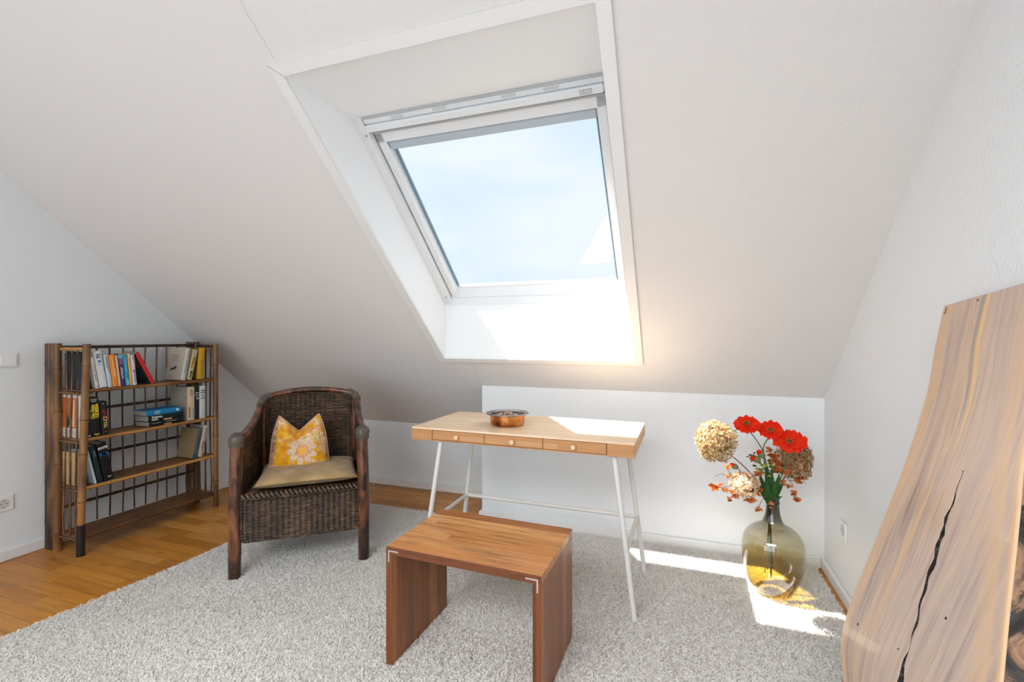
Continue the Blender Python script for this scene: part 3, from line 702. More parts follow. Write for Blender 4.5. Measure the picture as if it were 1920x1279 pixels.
# --- top shelf, right run leaning right
book('cream hardback with sketch of dark animal on its cover', 2.137, z1, .030, .212, .150, -10, '#b9ac97', '#cfcbc6', G1,
     marks=[('coverdash', '#7a7064', .22, .80, .58, .80, 5, 4, 21), ('coverdash', '#7a7064', .20, .55, .09, .13, 1, 3, 22),
            ('coverpoly', '#1f2e33', [(.22, .27), (.28, .36), (.45, .385), (.50, .42), (.62, .45), (.58, .36), (.56, .33), (.40, .31)]),
            ('coverdash', '#8a8074', .20, .70, .195, .21, 1, 6, 23), ('coverpoly', '#8b7f74', [(.62, .33), (.68, .22), (.69, .22), (.64, .34)]), ('coverpoly', '#8b7f74', [(.58, .33), (.52, .23), (.53, .23), (.60, .33)]), ('coverpoly', '#9a8c80', [(.66, .37), (.80, .38), (.78, .33), (.72, .35)]),
            ('dashes', '#2f83b5', .35, .72, .22, .56, 12, 24), ('dashes', '#b04a80', .35, .7, .58, .64, 2, 25), ('dashes', '#6d7378', .45, .7, .70, .92, 9, 26)])
book('patterned yellow and cream paperback leaning on the yellow book', 2.180, z1, .030, .200, .125, -12, '#c9b98a', '#d8c58c', G1,
     marks=[('band', '#1f6670', .25, .75, .18, .30), ('band', '#d4a83c', .15, .6, .38, .70), ('dashes', '#3a3a30', .2, .8, .05, .17, 4, 31), ('dashes', '#5a6a3c', .2, .8, .52, .78, 5, 32), ('dashes', '#b8542c', .1, .5, .36, .5, 4, 33), ('band', '#c8a9a0', .1, .9, .82, .97)])
book('mustard yellow hardback with olive cover at right end of top shelf', 2.243, z1, .044, .208, .135, -4.5, '#6f6a10', '#d8a010', G1,
     marks=[('dashes', '#a87808', .45, .72, .40, .62, 7, 34), ('dashes', '#a87808', .45, .7, .28, .36, 3, 35)])
# --- second shelf
o = book('art book with orange cover and dark figures behind the side rods', 1.606, z2, .014, .232, .148, 0, '#c9c2b6', '#e6e2dc', G2, x=-3.040,
     marks=[('coverpoly', '#b8602a', [(.0, .22), (.0, .93), (.88, .93), (.88, .22)]), ('coverdash', '#8d8a84', .1, .85, .05, .17, 5, 5, 41)])
m = MB(); fig = [(.22, .24), (.2, .45), (.26, .62), (.31, .50), (.36, .40), (.42, .62), (.45, .48), (.40, .34), (.34, .23)]
m.prism([(-.148 + .148 * p, .232 * q) for p, q in fig], lambda p, q, t_: (p, -.014 + t_, q), -.0010, -.0004); m.build('cover_drawing', ink('#1d211c'), o)
m = MB(); m.prism([(-.148 + .148 * p, .232 * q) for p, q in [(.55, .25), (.62, .9), (.70, .9), (.68, .25)]], lambda p, q, t_: (p, -.014 + t_, q), -.0010, -.0004); m.build('cover_drawing', ink('#d8b79c'), o)
book('slim navy paperback beside the black book with yellow title', 1.627, z2, .021, .205, .125, 1.2, '#14222e', '#13212e', G2, marks=[('band', '#d8dde0', .25, .85, .02, .05), ('dashes', '#8a8440', .6, .9, .5, .75, 6, 42)])
book('black book with big yellow title on spine, second shelf', 1.651, z2, .043, .213, .130, 3.5, '#0a0a0b', '#08080a', G2,
     marks=[('up', 'Die Akte', .0225, '#f2d630', .27, .64, .0009), ('up', 'ODESSA', .0225, '#f2d630', .72, .655, .0009), ('level', 'Frederick', .0085, '#d9d9dc', .45, .955, .0002), ('level', 'Forsyth', .0085, '#d9d9dc', .45, .91, .0002), ('level', 'Piper', .0120, '#f2d630', .55, .045, .0004)])
book('small black paperback with red and yellow print and glowing spot', 1.700, z2, .034, .186, .120, 4, '#0f1214', '#0c0f15', G2, pages='pages_d',
     marks=[('dashes', '#c8283a', .35, .62, .58, .78, 9, 43), ('dashes', '#c8283a', .66, .8, .58, .72, 7, 44), ('band', '#e08f5e', .3, .85, .42, .55), ('band', '#f8e6d0', .45, .72, .455, .515),
            ('dashes', '#dcd660', .3, .5, .20, .38, 6, 45), ('dashes', '#dcd660', .55, .8, .22, .40, 6, 46), ('band', '#d03040', .4, .62, .07, .11), ('band', '#e8eef2', .42, .5, .92, .96)])
book('black book with white print lying lowest in the stack', 1.948, z2, .029, .205, .120, 0, '#0a1216', '#08151a', G2, flat=True, x=-3.026, rz=radians(1.5), pages='pages_d',
     marks=[('dashes', '#8e9492', .05, .36, .50, .72, 1, 51), ('dashes', '#a2a8a6', .40, .80, .52, .74, 1, 52), ('band', '#e9b25e', .42, .65, .0, .22)])
book('black book with upside down white title in middle of the stack', 1.942, z2 + .0300, .036, .212, .125, 0, '#07171b', '#05161a', G2, flat=True, x=-3.024, rz=radians(1), pages='pages_d',
     marks=[('upside', 'Letzte', .0165, '#ecebe6', .17, .26, .0004), ('upside', 'Bestellung', .0165, '#ecebe6', .23, .66, .0004), ('band', '#f0b862', .42, .66, .0, .22)])
book('blue paperback lying on top of the stack on second shelf', 1.932, z2 + .0670, .031, .206, .125, 0, '#0d6ea2', '#0f7fb8', G2, flat=True, x=-3.026, rz=radians(-1), pages='pages_d',
     marks=[('dashes', '#8fc4dc', .18, .42, .12, .88, 4, 53), ('band', '#e8f0f2', .84, .92, .35, .75)])
book('broad cream hardback with faded spine picture on second shelf', 2.182, z2, .046, .219, .158, 0, '#a39a8c', '#dcc7a4', G2,
     marks=[('dashes', '#a8895c', .2, .8, .72, .92, 6, 61), ('band', '#8b9a94', .72, .98, .06, .36), ('band', '#b58a54', .1, .4, .08, .4)])
book('dark navy book with white author name at top, second shelf', 2.230, z2, .031, .218, .13, 0, '#0b1720', '#0b1b26', G2,
     marks=[('level', 'John', .0125, '#d9e0e4', .5, .80, .0004), ('level', 'le Carré', .0095, '#d9e0e4', .5, .73, .0003), ('dashes', '#c9ced2', .15, .85, .60, .68, 2, 62)])
book('white book with black author name and blue title, second shelf', 2.263, z2, .042, .218, .13, 0, '#d9d9d6', '#dededc', G2,
     marks=[('level', 'John', .0145, '#14181a', .55, .86, .0005), ('level', 'le Carré', .0115, '#14181a', .52, .79, .0004), ('level', 'Die', .0125, '#14407c', .5, .70, .0005), ('level', 'LIBELLE', .0095, '#14407c', .5, .62, .0005), ('dashes', '#9c8a84', .45, .7, .10, .14, 1, 63)])
# --- third shelf
book('beige hardback standing behind side rods on third shelf', 1.605, z3, .020, .180, .135, 1, '#b59a6e', '#c4ad86', G3, x=-3.050, marks=[('coverdash', '#6e5a3c', .35, .65, .62, .74, 3, 2, 71)])
book('pale blue grey paperback leaning beside front post, third shelf', 1.664, z3, .012, .190, .135, 12, '#a9bcc4', '#c4d3d8', G3, marks=[('coverdash', '#2f5f6e', .55, .95, .85, .93, 1, 3, 72)])
book('dark teal hardback leaning between pale and black books', 1.682, z3, .023, .214, .14, 11, '#0b2a30', '#0a2226', G3, marks=[('dashes', '#5c7f84', .25, .75, .70, .86, 5, 73)])
book('large black book with white label and blue glow on spine', 1.711, z3, .046, .217, .14, 10.5, '#06090b', '#05080a', G3,
     marks=[('band', '#e4e4e2', .05, 1.0, .845, .90), ('level', 'Andreas', .0095, '#1a1c1e', .5, .872, .0003), ('band', '#125a9c', .05, 1.0, .67, .74), ('band', '#5cc2ec', .3, .75, .685, .73), ('level', 'Piper', .0090, '#e8ecee', .6, .09, .0003)])
book('tan cloth hardback with grey spine leaning right on third shelf', 2.213, z3, .031, .196, .152, -11.5, '#8e7656', '#5f6a66', G3,
     marks=[('dashes', '#3d4644', .35, .7, .30, .93, 18, 81), ('band', '#2d5a68', .0, 1, .0, .16)])
book('cream paperback with black and red spine print, third shelf', 2.251, z3, .033, .208, .13, -12, '#b9aca0', '#cdbfb2', G3, pages='pages_d',
     marks=[('dashes', '#4a4444', .45, .7, .62, .92, 7, 82), ('dashes', '#94392c', .3, .7, .20, .50, 4, 83)])

# ------------------------------------------------------------------ wicker armchair
def wicker_mat():
    t = NT('dark_wicker'); p = t.n.new('ShaderNodeNewGeometry').outputs['Position']; x = t.sep(p)
    n = t.noise(t.comb(t.math('MULTIPLY', x[0], 1), t.math('MULTIPLY', x[1], 1), t.math('MULTIPLY', x[2], 9)), 26, 4, .7)
    n2 = t.noise(p, 9, 3)
    f = t.math('ADD', t.math('MULTIPLY', n, .75), t.math('MULTIPLY', n2, .25))
    t.set(color=t.ramp(f, [(0.36, '#17100c'), (0.50, '#3a2819'), (0.60, '#6f5035'), (0.70, '#b08c63')]), rough=.33, spec=.6); return t.m
M['wick'] = wicker_mat()
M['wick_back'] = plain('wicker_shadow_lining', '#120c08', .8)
def rattan_mat():
    t = NT('polished_rattan'); p = t.obj; x = t.sep(p)
    n = t.noise(t.comb(t.math('MULTIPLY', x[0], 3), t.math('MULTIPLY', x[1], 3), x[2]), 5.5, 5, .6, 1.0)
    t.set(color=t.ramp(n, [(0.34, '#1f110c'), (0.47, '#3e2216'), (0.58, '#6a3d24'), (0.72, '#8f5836')]), rough=.28, spec=.5, coat=.3); return t.m
M['rattan'] = rattan_mat()
M['wrap'] = plain('grey_brown_binding', '#5c5348', .35, var=.35)
def tubes_np(paths, r, n=5):
    V = []; F = []; base = 0
    for P in paths:
        P = np.asarray(P, float); k = len(P)
        T = np.gradient(P, axis=0); T /= np.linalg.norm(T, axis=1)[:, None] + 1e-12
        up = np.array([0, 0, 1.0]) if abs(T[0, 2]) < .9 else np.array([1.0, 0, 0])
        N = np.cross(T, up); N /= np.linalg.norm(N, axis=1)[:, None] + 1e-12; B = np.cross(T, N)
        a = np.arange(n) * 2 * pi / n
        ring_ = P[:, None, :] + r * (np.cos(a)[None, :, None] * N[:, None, :] + np.sin(a)[None, :, None] * B[:, None, :])
        V.append(ring_.reshape(-1, 3)); i = np.arange(k - 1)[:, None] * n; j = np.arange(n)[None, :]; j2 = (j + 1) % n
        F.append(np.stack([i + j, i + j2, i + n + j2, i + n + j], -1).reshape(-1, 4) + base); base += k * n
    return np.vstack(V), np.vstack(F)
def rope(path, r, tw=.018, strands=2):
    P = np.array([tuple(p) for p in path], float); seg = np.linalg.norm(np.diff(P, axis=0), axis=1); s_ = np.concatenate([[0], np.cumsum(seg)])
    n = max(8, int(s_[-1] / (tw / 7))); ss = np.linspace(0, s_[-1], n); Q = np.stack([np.interp(ss, s_, P[:, i]) for i in range(3)], 1)
    T = np.gradient(Q, axis=0); T /= np.linalg.norm(T, axis=1)[:, None] + 1e-12
    up = np.where(np.abs(T[:, 2:3]) < .9, np.array([[0, 0, 1.0]]), np.array([[0, 1.0, 0]])); N = np.cross(T, up); N /= np.linalg.norm(N, axis=1)[:, None]; B = np.cross(T, N)
    return [Q + r * (np.cos(ss / tw * 2 * pi + 2 * pi * k / strands)[:, None] * N + np.sin(ss / tw * 2 * pi + 2 * pi * k / strands)[:, None] * B) for k in range(strands)]
def chair():
    t = empty('armchair', (-1.778, 1.864, .013), math.atan2(.63, .776)); tag(t, 'dark wicker armchair with curved rattan arms on the rug', 'armchair')
    railp = [(-.293, .004, .655), (-.283, .07, .660), (-.268, .16, .672), (-.254, .26, .702), (-.243, .36, .755), (-.238, .425, .793),
             (-.212, .462, .812), (-.11, .484, .834), (.012, .490, .842), (.14, .482, .834), (.235, .462, .815), (.264, .428, .797),
             (.270, .36, .757), (.276, .26, .704), (.284, .16, .672), (.291, .07, .658), (.293, .004, .652)]
    rail = bezier(railp, 7)
    i0, i1 = 5 * 7, 11 * 7
    for seg, r0, r1 in ((rail[:i0 + 1], .0225, .0185), (rail[i1:], .0185, .0225)):
        k = len(seg); MB().tube(seg, [r0 + (r1 - r0) * i / (k - 1) for i in range(k)], 16).build('arm', M['rattan'], t)
    MB().tube(rail[i0:i1 + 1], .0165, 16).build('back_rail', M['rattan'], t)
    for sx in (-1, 1):
        m = MB().tube([(sx * .296, .0, 0), (sx * .2955, .0, .1), (sx * .2945, .001, .25), (sx * .2925, .002, .45), (sx * .289, .003, .58), (sx * .289, .003, .655)], [.0275, .0282, .0285, .0285, .028, .027], 20)
        m.build('front_leg', M['rattan'], t)
        # bound ball on top of the leg
        b = MB(); c = Vector((sx * .289, .003, .660)); pr = []
        for k in range(0, 13):
            a = pi * (-.42 + .92 * k / 12); pr.append((max(.0005, .0325 * cos(a)), .660 + .0325 * sin(a)))
        b.lathe([(.030, .632)] + pr, 26, 0, c.x, c.y); b.build('bound_knob', M['wrap'], t)
        V, F = tubes_np([[(c.x + rr * cos(a), c.y + rr * sin(a), z) for a in np.linspace(0, 2 * pi, 25)] for rr, z in [(.0318, .631 + .0052 * i) for i in range(5)]] +
                        [[(c.x + (.0338 * cos(b_)) * cos(a), c.y + (.0338 * cos(b_)) * sin(a), .660 + .0338 * sin(b_)) for b_ in np.linspace(-.1, 1.45, 9)] for a in np.linspace(0, 2 * pi, 19)], .0022, 5)
        link('cane_binding', np_mesh('cane_binding', V, F), M['wrap'], t)
        xr = sx * .245 + .012
        MB().tube([(xr, .445, 0), (xr, .44, .4), (xr, .43, .78)], .024, 14).build('rear_leg', M['rattan'], t)
    # bindings at the two upper corners
    for a_, b_ in ((i0 - 5, i0 + 9), (i1 - 9, i1 + 5)):
        MB().tube(rail[a_:b_], .0215, 16).build('corner_binding', M['wrap'], t)
        rp = [rail[a_ + i] for i in range(0, b_ - a_)]; P = np.array([tuple(p) for p in rp]); hel = rope(rp, .0222, .0058, 1)
        V, F = tubes_np(hel, .0019, 5); link('cane_binding', np_mesh('cane_binding', V, F), M['wrap'], t)
    # woven shell: dense rows following the arm line
    R_ = np.array([tuple(p) for p in bezier(railp, 60)]); seg = np.linalg.norm(np.diff(R_[:, :2], axis=0), axis=1); s_ = np.concatenate([[0], np.cumsum(seg)])
    n = int(s_[-1] / .0052); ss = np.linspace(0, s_[-1], n); Q = np.stack([np.interp(ss, s_, R_[:, i]) for i in range(3)], 1)
    mid = np.array([.01, .2]); T = np.gradient(Q[:, :2], axis=0); T /= np.linalg.norm(T, axis=1)[:, None]; Nn = np.stack([-T[:, 1], T[:, 0]], 1)
    Nn *= np.sign(((mid - Q[:, :2]) * Nn).sum(1))[:, None]
    wave = .0042 * np.abs(np.sin(pi * ss / .027)); top = Q[:, 2] - .020; paths = []
    z = .168; k = 0
    while z < .83:
        ok = top > z; idx = np.where(ok)[0]
        if len(idx) > 8:
            runs = np.split(idx, np.where(np.diff(idx) > 1)[0] + 1)
            for r_ in runs:
                if len(r_) > 5:
                    zz = z + .0003 * np.sin(ss[r_] / .013 * pi + k * pi) + .0008 * RNG.normal(0, 1); off = (wave[r_] + .0006 * RNG.normal(0, 1, len(r_)))[:, None]
                    paths.append(np.column_stack([Q[r_, :2] + Nn[r_] * off, zz + np.zeros(len(r_))]))
        z += .0056; k += 1
    V, F = tubes_np(paths, .0027, 5); sh = link('woven_shell', np_mesh('woven_shell', V, F), M['wick'], t)
    # dark lining and stakes inside the weave
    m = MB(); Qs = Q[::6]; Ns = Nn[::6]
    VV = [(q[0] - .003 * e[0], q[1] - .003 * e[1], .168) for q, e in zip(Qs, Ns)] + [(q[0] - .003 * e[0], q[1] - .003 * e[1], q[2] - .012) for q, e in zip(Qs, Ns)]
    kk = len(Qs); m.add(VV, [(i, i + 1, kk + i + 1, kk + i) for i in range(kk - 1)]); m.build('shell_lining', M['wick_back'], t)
    V, F = tubes_np(rope([Vector((q[0] + e[0] * .006, q[1] + e[1] * .006, q[2] - .021)) for q, e in zip(Q, Nn)][3:-3], .0032, .02, 2), .0034, 6)
    link('braided_edge', np_mesh('braided_edge', V, F), M['wick'], t)
    # front apron
    x0, x1, zb, zt = -.262, .262, .172, .378; xs = np.arange(x0, x1 + .002, .0052); paths = []; k = 0; z = zb
    while z < zt:
        off = .0050 * np.abs(np.sin(pi * (xs - x0) / .0262)); paths.append(np.column_stack([xs, -.006 - off + .0005 * RNG.normal(0, 1, len(xs)), z + .0003 * np.sin((xs / .0262) * 2 * pi + k * pi)])); z += .0054; k += 1
    V, F = tubes_np(paths, .0028, 5); link('woven_apron', np_mesh('woven_apron', V, F), M['wick'], t)
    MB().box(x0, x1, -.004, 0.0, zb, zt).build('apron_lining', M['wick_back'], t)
    V, F = tubes_np(rope([(x0 - .004, -.010, zt + .01), (x0 - .004, -.010, zb + .012), (x0 + .010, -.010, zb - .002), (x1 - .010, -.010, zb - .002), (x1 + .004, -.010, zb + .012), (x1 + .004, -.010, zt + .01)], .0036, .024, 2), .0040, 6)
    link('braided_edge', np_mesh('braided_edge', V, F), M['wick'], t)
    # seat deck and its rolled front edge
    ys = np.arange(.0, .455, .0056); paths = []
    for k, yy in enumerate(ys):
        h = .262 - .03 * (yy / .45); xx = np.arange(-h, h + .016, .0065); paths.append(np.column_stack([xx + .006 * yy / .45, np.full(len(xx), yy), .384 + .003 * np.abs(np.sin(pi * xx / .0262))]))
    V, F = tubes_np(paths, .0029, 5); link('seat_deck', np_mesh('seat_deck', V, F), M['wick'], t)
    m = MB(); nb = 25
    for i in range(nb):
        xa = x0 + (x1 - x0 - .012) * i / (nb - 1)
        for dz, lag in ((0, 0),):
            m.tube(bezier([(xa - .010, .014, .392), (xa - .004, -.006, .396), (xa + .006, -.016, .384), (xa + .018, -.014, .371), (xa + .028, -.006, .366)], 4), .0072, 8)
    for i in range(nb):
        xa = x0 + (x1 - x0 - .012) * i / (nb - 1)
        m.tube(bezier([(xa + .016, -.004, .393), (xa + .014, -.014, .384), (xa + .004, -.016, .373), (xa - .006, -.009, .366)], 4), .0042, 6)
    m.build('rolled_front_edge', M['wick'], t)
    return t
ch = chair()
CHM = Matrix.Translation(ch.location) @ Matrix.Rotation(math.atan2(.63, .776), 4, 'Z')

# seat cushion
def cushion():
    t = NT('khaki_linen'); o = t.obj; w1 = t.noise(t.map(o, (900, 60, 60)), 1, 2); w2 = t.noise(t.map(o, (60, 900, 60)), 1, 2); n = t.noise(o, 9, 3)
    f = t.math('ADD', t.math('MULTIPLY', t.math('ADD', w1, w2), .25), t.math('MULTIPLY', n, .5))
    t.set(color=t.ramp(f, [(0.38, '#8a704c'), (0.52, '#a88a60'), (0.65, '#c0a278')]), rough=.95, spec=.1, sheen=.2); t.bump(f, .4, .002)
    e = empty('seat_cushion', (0, 0, 0)); e.matrix_world = CHM @ Matrix.Translation((.018, .212, .396)) @ Matrix.Rotation(radians(2), 4, 'Z')
    tag(e, 'flat khaki linen cushion lying on the armchair seat', 'cushion')
    hx, hy, T = .240, .212, .074
    def xy(u, v):
        k = 1 - .035 * (1 - abs(v) ** 2) * abs(u) ** 3; q = 1 - .045 * (1 - abs(u) ** 2) * abs(v) ** 3
        return hx * u * k, hy * v * q
    def top(u, v, s=1):
        x, y = xy(u, v); th = T * .5 * (max(0, 1 - abs(u) ** 7) ** .5) * (max(0, 1 - abs(v) ** 7) ** .5) * (1 - .18 * (u * u + v * v))
        w = .0038 * sin(u * 7 + v * 4) + .0026 * sin(v * 11 - u * 5) + .002 * sin(u * 17 + 2 * sin(v * 6))
        if s > 0: return (x, y, T * .42 + th * 1.05 + w * (1 - u * u) * (1 - v * v))
        return (x, y, T * .42 - th * .80)
    m = MB(); m.grid(lambda a, b: top(2 * a - 1, 2 * b - 1), 44, 44); m.grid(lambda a, b: top(1 - 2 * a, 2 * b - 1, -1), 30, 30)
    m.build('cushion_cover', t.m, e)
    P = []; N = 40
    for i in range(N): P.append(xy(-1 + 2 * i / N, -1))
    for i in range(N): P.append(xy(1, -1 + 2 * i / N))
    for i in range(N): P.append(xy(1 - 2 * i / N, 1))
    for i in range(N): P.append(xy(-1, 1 - 2 * i / N))
    MB().tube([(p[0], p[1], T * .42) for p in P], .0036, 8, closed=True).build('piping', plain('dark_khaki_piping', '#6d5a3a', .9), e)
cushion()

# throw pillow with a chopped top
def pillow():
    t = NT('yellow_floral_fabric'); o = t.obj; x = t.sep(o); px, pz = x[0], x[2]
    d = t.noise(o, 11, 3, out='Color'); dv = t.n.new('ShaderNodeVectorMath'); dv.operation = 'MULTIPLY_ADD'; t.l.new(d, dv.inputs[0]); dv.inputs[1].default_value = (.07, .07, .07); t.l.new(o, dv.inputs[2])
    base = t.ramp(t.noise(o, 22, 4), [(0.35, '#c98207'), (0.55, '#e3a012'), (0.7, '#efb52c')])
    # scrolls: contour bands of warped noise
    s1 = t.noise(dv.outputs[0], 13, 2, .45, 1.2); band = t.math('ABSOLUTE', t.math('SUBTRACT', t.math('FRACT', t.math('MULTIPLY', s1, 5.0)), .5))
    bm_ = t.math('GREATER_THAN', band, .40); area_ = t.ramp(t.noise(o, 10, 2), [(0.52, (0, 0, 0, 1)), (0.58, (1, 1, 1, 1))])
    cr = t.ramp(t.noise(o, 30, 2), [(0.35, '#b98075'), (0.5, '#d9bfa0'), (0.65, '#a39a72')])
    col = t.mix(t.math('MULTIPLY', bm_, .8), base, t.ramp(t.noise(o, 20, 1), [(0.4, '#c58a6c'), (.6, '#e6c98a')]))
    col = t.mix(t.math('MULTIPLY', area_, .62), col, cr)
    col = t.mix(t.math('MULTIPLY', t.math('MULTIPLY', bm_, area_), .8), col, '#ecd9b0')
    # main flower
    cx, cz = .012, -.045; dx = t.math('SUBTRACT', px, cx); dz = t.math('SUBTRACT', pz, cz)
    r = t.math('SQRT', t.math('ADD', t.math('MULTIPLY', dx, dx), t.math('MULTIPLY', dz, dz))); an = t.math('ARCTAN2', dz, dx)
    pet = t.math('MULTIPLY', t.math('ABSOLUTE', t.math('SINE', t.math('MULTIPLY', an, 4.5))), .028)
    m1 = t.math('LESS_THAN', r, t.math('ADD', pet, .048)); col = t.mix(t.math('MULTIPLY', m1, .9), col, t.ramp(t.noise(o, 45, 3), [(0.35, '#bd9a86'), (0.5, '#e0cfa8'), (0.62, '#cfa9a0')]))
    rays = t.math('GREATER_THAN', t.math('SINE', t.math('MULTIPLY', an, 22)), .1); m2 = t.math('MULTIPLY', t.math('LESS_THAN', r, .034), t.math('GREATER_THAN', r, .019))
    col = t.mix(t.math('MULTIPLY', m2, rays), col, '#d8691c'); col = t.mix(t.math('LESS_THAN', r, .020), col, '#e3ad45')
    # pinkish border along the left edge
    bl = t.math('LESS_THAN', t.math('ADD', px, t.math('MULTIPLY', pz, -.10)), -.122); col = t.mix(t.math('MULTIPLY', bl, .85), col, t.ramp(t.noise(t.map(o, (10, 10, 60)), 1, 2), [(0.4, '#8f6c5c'), (0.6, '#c9a48c')]))
    t.set(color=col, rough=.85, spec=.15, sheen=.2); t.bump(t.noise(o, 500, 2), .25, .001)
    e = empty('throw_pillow', (0, 0, 0)); e.matrix_world = CHM @ Matrix.Translation((-.030, .285, .567)) @ Matrix.Rotation(radians(-14), 4, 'X') @ Matrix.Rotation(radians(3), 4, 'Z')
    tag(e, 'yellow floral throw pillow with pinched top leaning on the chair back', 'pillow')
    def S(u, v, s):
        k = (v + 1) / 2; hw = .155 + (.128 - .155) * k; 
        if v > .0: hw -= .026 * v ** 2
        hw *= 1 - .06 * (1 - v * v) * 0
        un = u + .02; z = -.168 + .325 * k
        notch = .088 * max(0, 1 - abs(un) ** 1.15) * k ** 2.6; z -= notch
        x_ = hw * u * (1 - .05 * (1 - u * u)) - .008 * k
        if u < -.7 and v < -.6: x_ -= .035 * (-.6 - v) / .4 * (-.7 - u) / .3
        th = .062 * max(0, 1 - abs(u) ** 2.6) ** .6 * max(0, 1 - abs(v) ** 3) ** .5
        cre = math.exp(-((un) / .30) ** 2) * k ** 1.6
        y = -s * th * (1 - .65 * cre) + .030 * cre * (1 if s > 0 else 1)
        y += .004 * sin(u * 9 + v * 6) * (1 - u * u) * (1 - v * v)
        return (x_, y, z)
    m = MB(); m.grid(lambda a, b: S(2 * a - 1, 2 * b - 1, 1), 56, 56); m.grid(lambda a, b: S(1 - 2 * a, 2 * b - 1, -1), 40, 40); m.build('pillow_cover', t.m, e)
    P = []; N = 30
    for i in range(N): P.append(S(-1 + 2 * i / N, -1, 1))
    for i in range(N): P.append(S(1, -1 + 2 * i / N, 1))
    for i in range(N): P.append(S(1 - 2 * i / N, 1, 1))
    for i in range(N): P.append(S(-1, 1 - 2 * i / N, 1))
    MB().tube(P, .0030, 8, closed=True).build('seam', plain('pink_seam', '#c99a86', .9), e)
pillow()

# ------------------------------------------------------------------ live edge boards
def slab_mat():
    t = NT('pale_walnut_slab'); un_ = t.n.new('ShaderNodeUVMap'); un_.uv_map = 'UVMap'; uv = un_.outputs[0]; uf_ = t.n.new('ShaderNodeUVMap'); uf_.uv_map = 'far_edge'; u2 = t.sep(uf_.outputs[0])[0]; x = t.sep(uv); u, v = x[0], x[1]      # u across (m), v along (m)
    wv = t.noise(t.comb(u, t.math('MULTIPLY', v, 1.2), 0.3), 2.2, 2); uu = t.math('ADD', u, t.math('MULTIPLY', wv, .045))
    big = t.noise(t.comb(t.math('MULTIPLY', uu, 11), t.math('MULTIPLY', v, .8), 0), 1.5, 3, .55, .4)
    fine = t.noise(t.comb(t.math('MULTIPLY', uu, 170), t.math('MULTIPLY', v, 9), 0), 1.0, 3, .6, .3)
    med = t.noise(t.comb(t.math('MULTIPLY', uu, 42), t.math('MULTIPLY', v, 2.2), 4), 1.0, 3, .6, .5)
    col = t.ramp(big, [(0.32, '#9d8478'), (0.42, '#bca292'), (0.50, '#d4b497'), (0.58, '#bda496'), (0.66, '#cdb19c'), (0.75, '#a8938a')])
    col = t.mix(t.ramp(u, [(0.16, (0, 0, 0, 1)), (0.24, (.45, .45, .45, 1))]), col, '#cbb6aa')
    col = t.mix(.75, col, t.mix(1.0, col, t.ramp(med, [(0.34, (.74, .69, .67, 1)), (0.46, (.96, .94, .93, 1)), (0.58, (1.03, 1.01, .98, 1)), (.7, (.86, .83, .82, 1))]), 'MULTIPLY'))
    col = t.mix(1.0, col, t.ramp(fine, [(0.3, (.90, .88, .87, 1)), (0.5, (1, 1, 1, 1)), (.72, (1.03, 1.03, 1.03, 1))]), 'MULTIPLY')
    en = t.math('MULTIPLY', t.noise(t.comb(0, t.math('MULTIPLY', v, 3), 0), 1, 2), .03)
    sap = t.ramp(t.math('ADD', u, en), [(0.0, (1, 1, 1, 1)), (0.045, (1, 1, 1, 1)), (0.075, (0, 0, 0, 1)), (1, (0, 0, 0, 1))])
    col = t.mix(t.math('MULTIPLY', sap, .75), col, '#ddb083')
    sap2 = t.ramp(t.math('ADD', u2, en), [(0.0, (1, 1, 1, 1)), (0.030, (1, 1, 1, 1)), (0.036, (.1, .1, .1, 1)), (0.050, (.1, .1, .1, 1)), (0.056, (.8, .8, .8, 1)), (0.085, (.5, .5, .5, 1)), (0.11, (0, 0, 0, 1))])
    col = t.mix(t.math('MULTIPLY', sap2, .8), col, '#dfb68a')
    # honey coloured streak from the top with a grey band on its left, and a second one lower down
    def streak(col, u0, slope, half, v0, v1, c, k):
        sc = t.math('ADD', t.math('ADD', u0, t.math('MULTIPLY', v, slope)), t.math('MULTIPLY', t.math('SUBTRACT', wv, .5), .03)); ds = t.math('ABSOLUTE', t.math('SUBTRACT', u, sc))
        mid_ = (v0 + v1) / 2; tp = t.math('SUBTRACT', 1.0, t.math('POWER', t.math('DIVIDE', t.math('ABSOLUTE', t.math('SUBTRACT', v, mid_)), (v1 - v0) / 2), 3.0))
        f = t.math('MULTIPLY', t.math('SUBTRACT', t.math('MULTIPLY', tp, half), ds), 260.0); n_ = t.n.new('ShaderNodeClamp'); t.put(n_.inputs[0], f); return t.mix(t.math('MULTIPLY', n_.outputs[0], k), col, c)
    col = streak(col, .170, .02, .009, -.35, .34, '#98897c', .7); col = streak(col, .188, .02, .009, -.40, .40, '#e8bb7c', .9)
    col = streak(col, .150, .0, .012, .42, .90, '#ddb384', .6); col = streak(col, .060, .0, .010, .50, 1.2, '#a08472', .4)
    t.set(color=col, rough=.30, spec=.5, coat=.25); t.bump(fine, .05, .001); return t.m
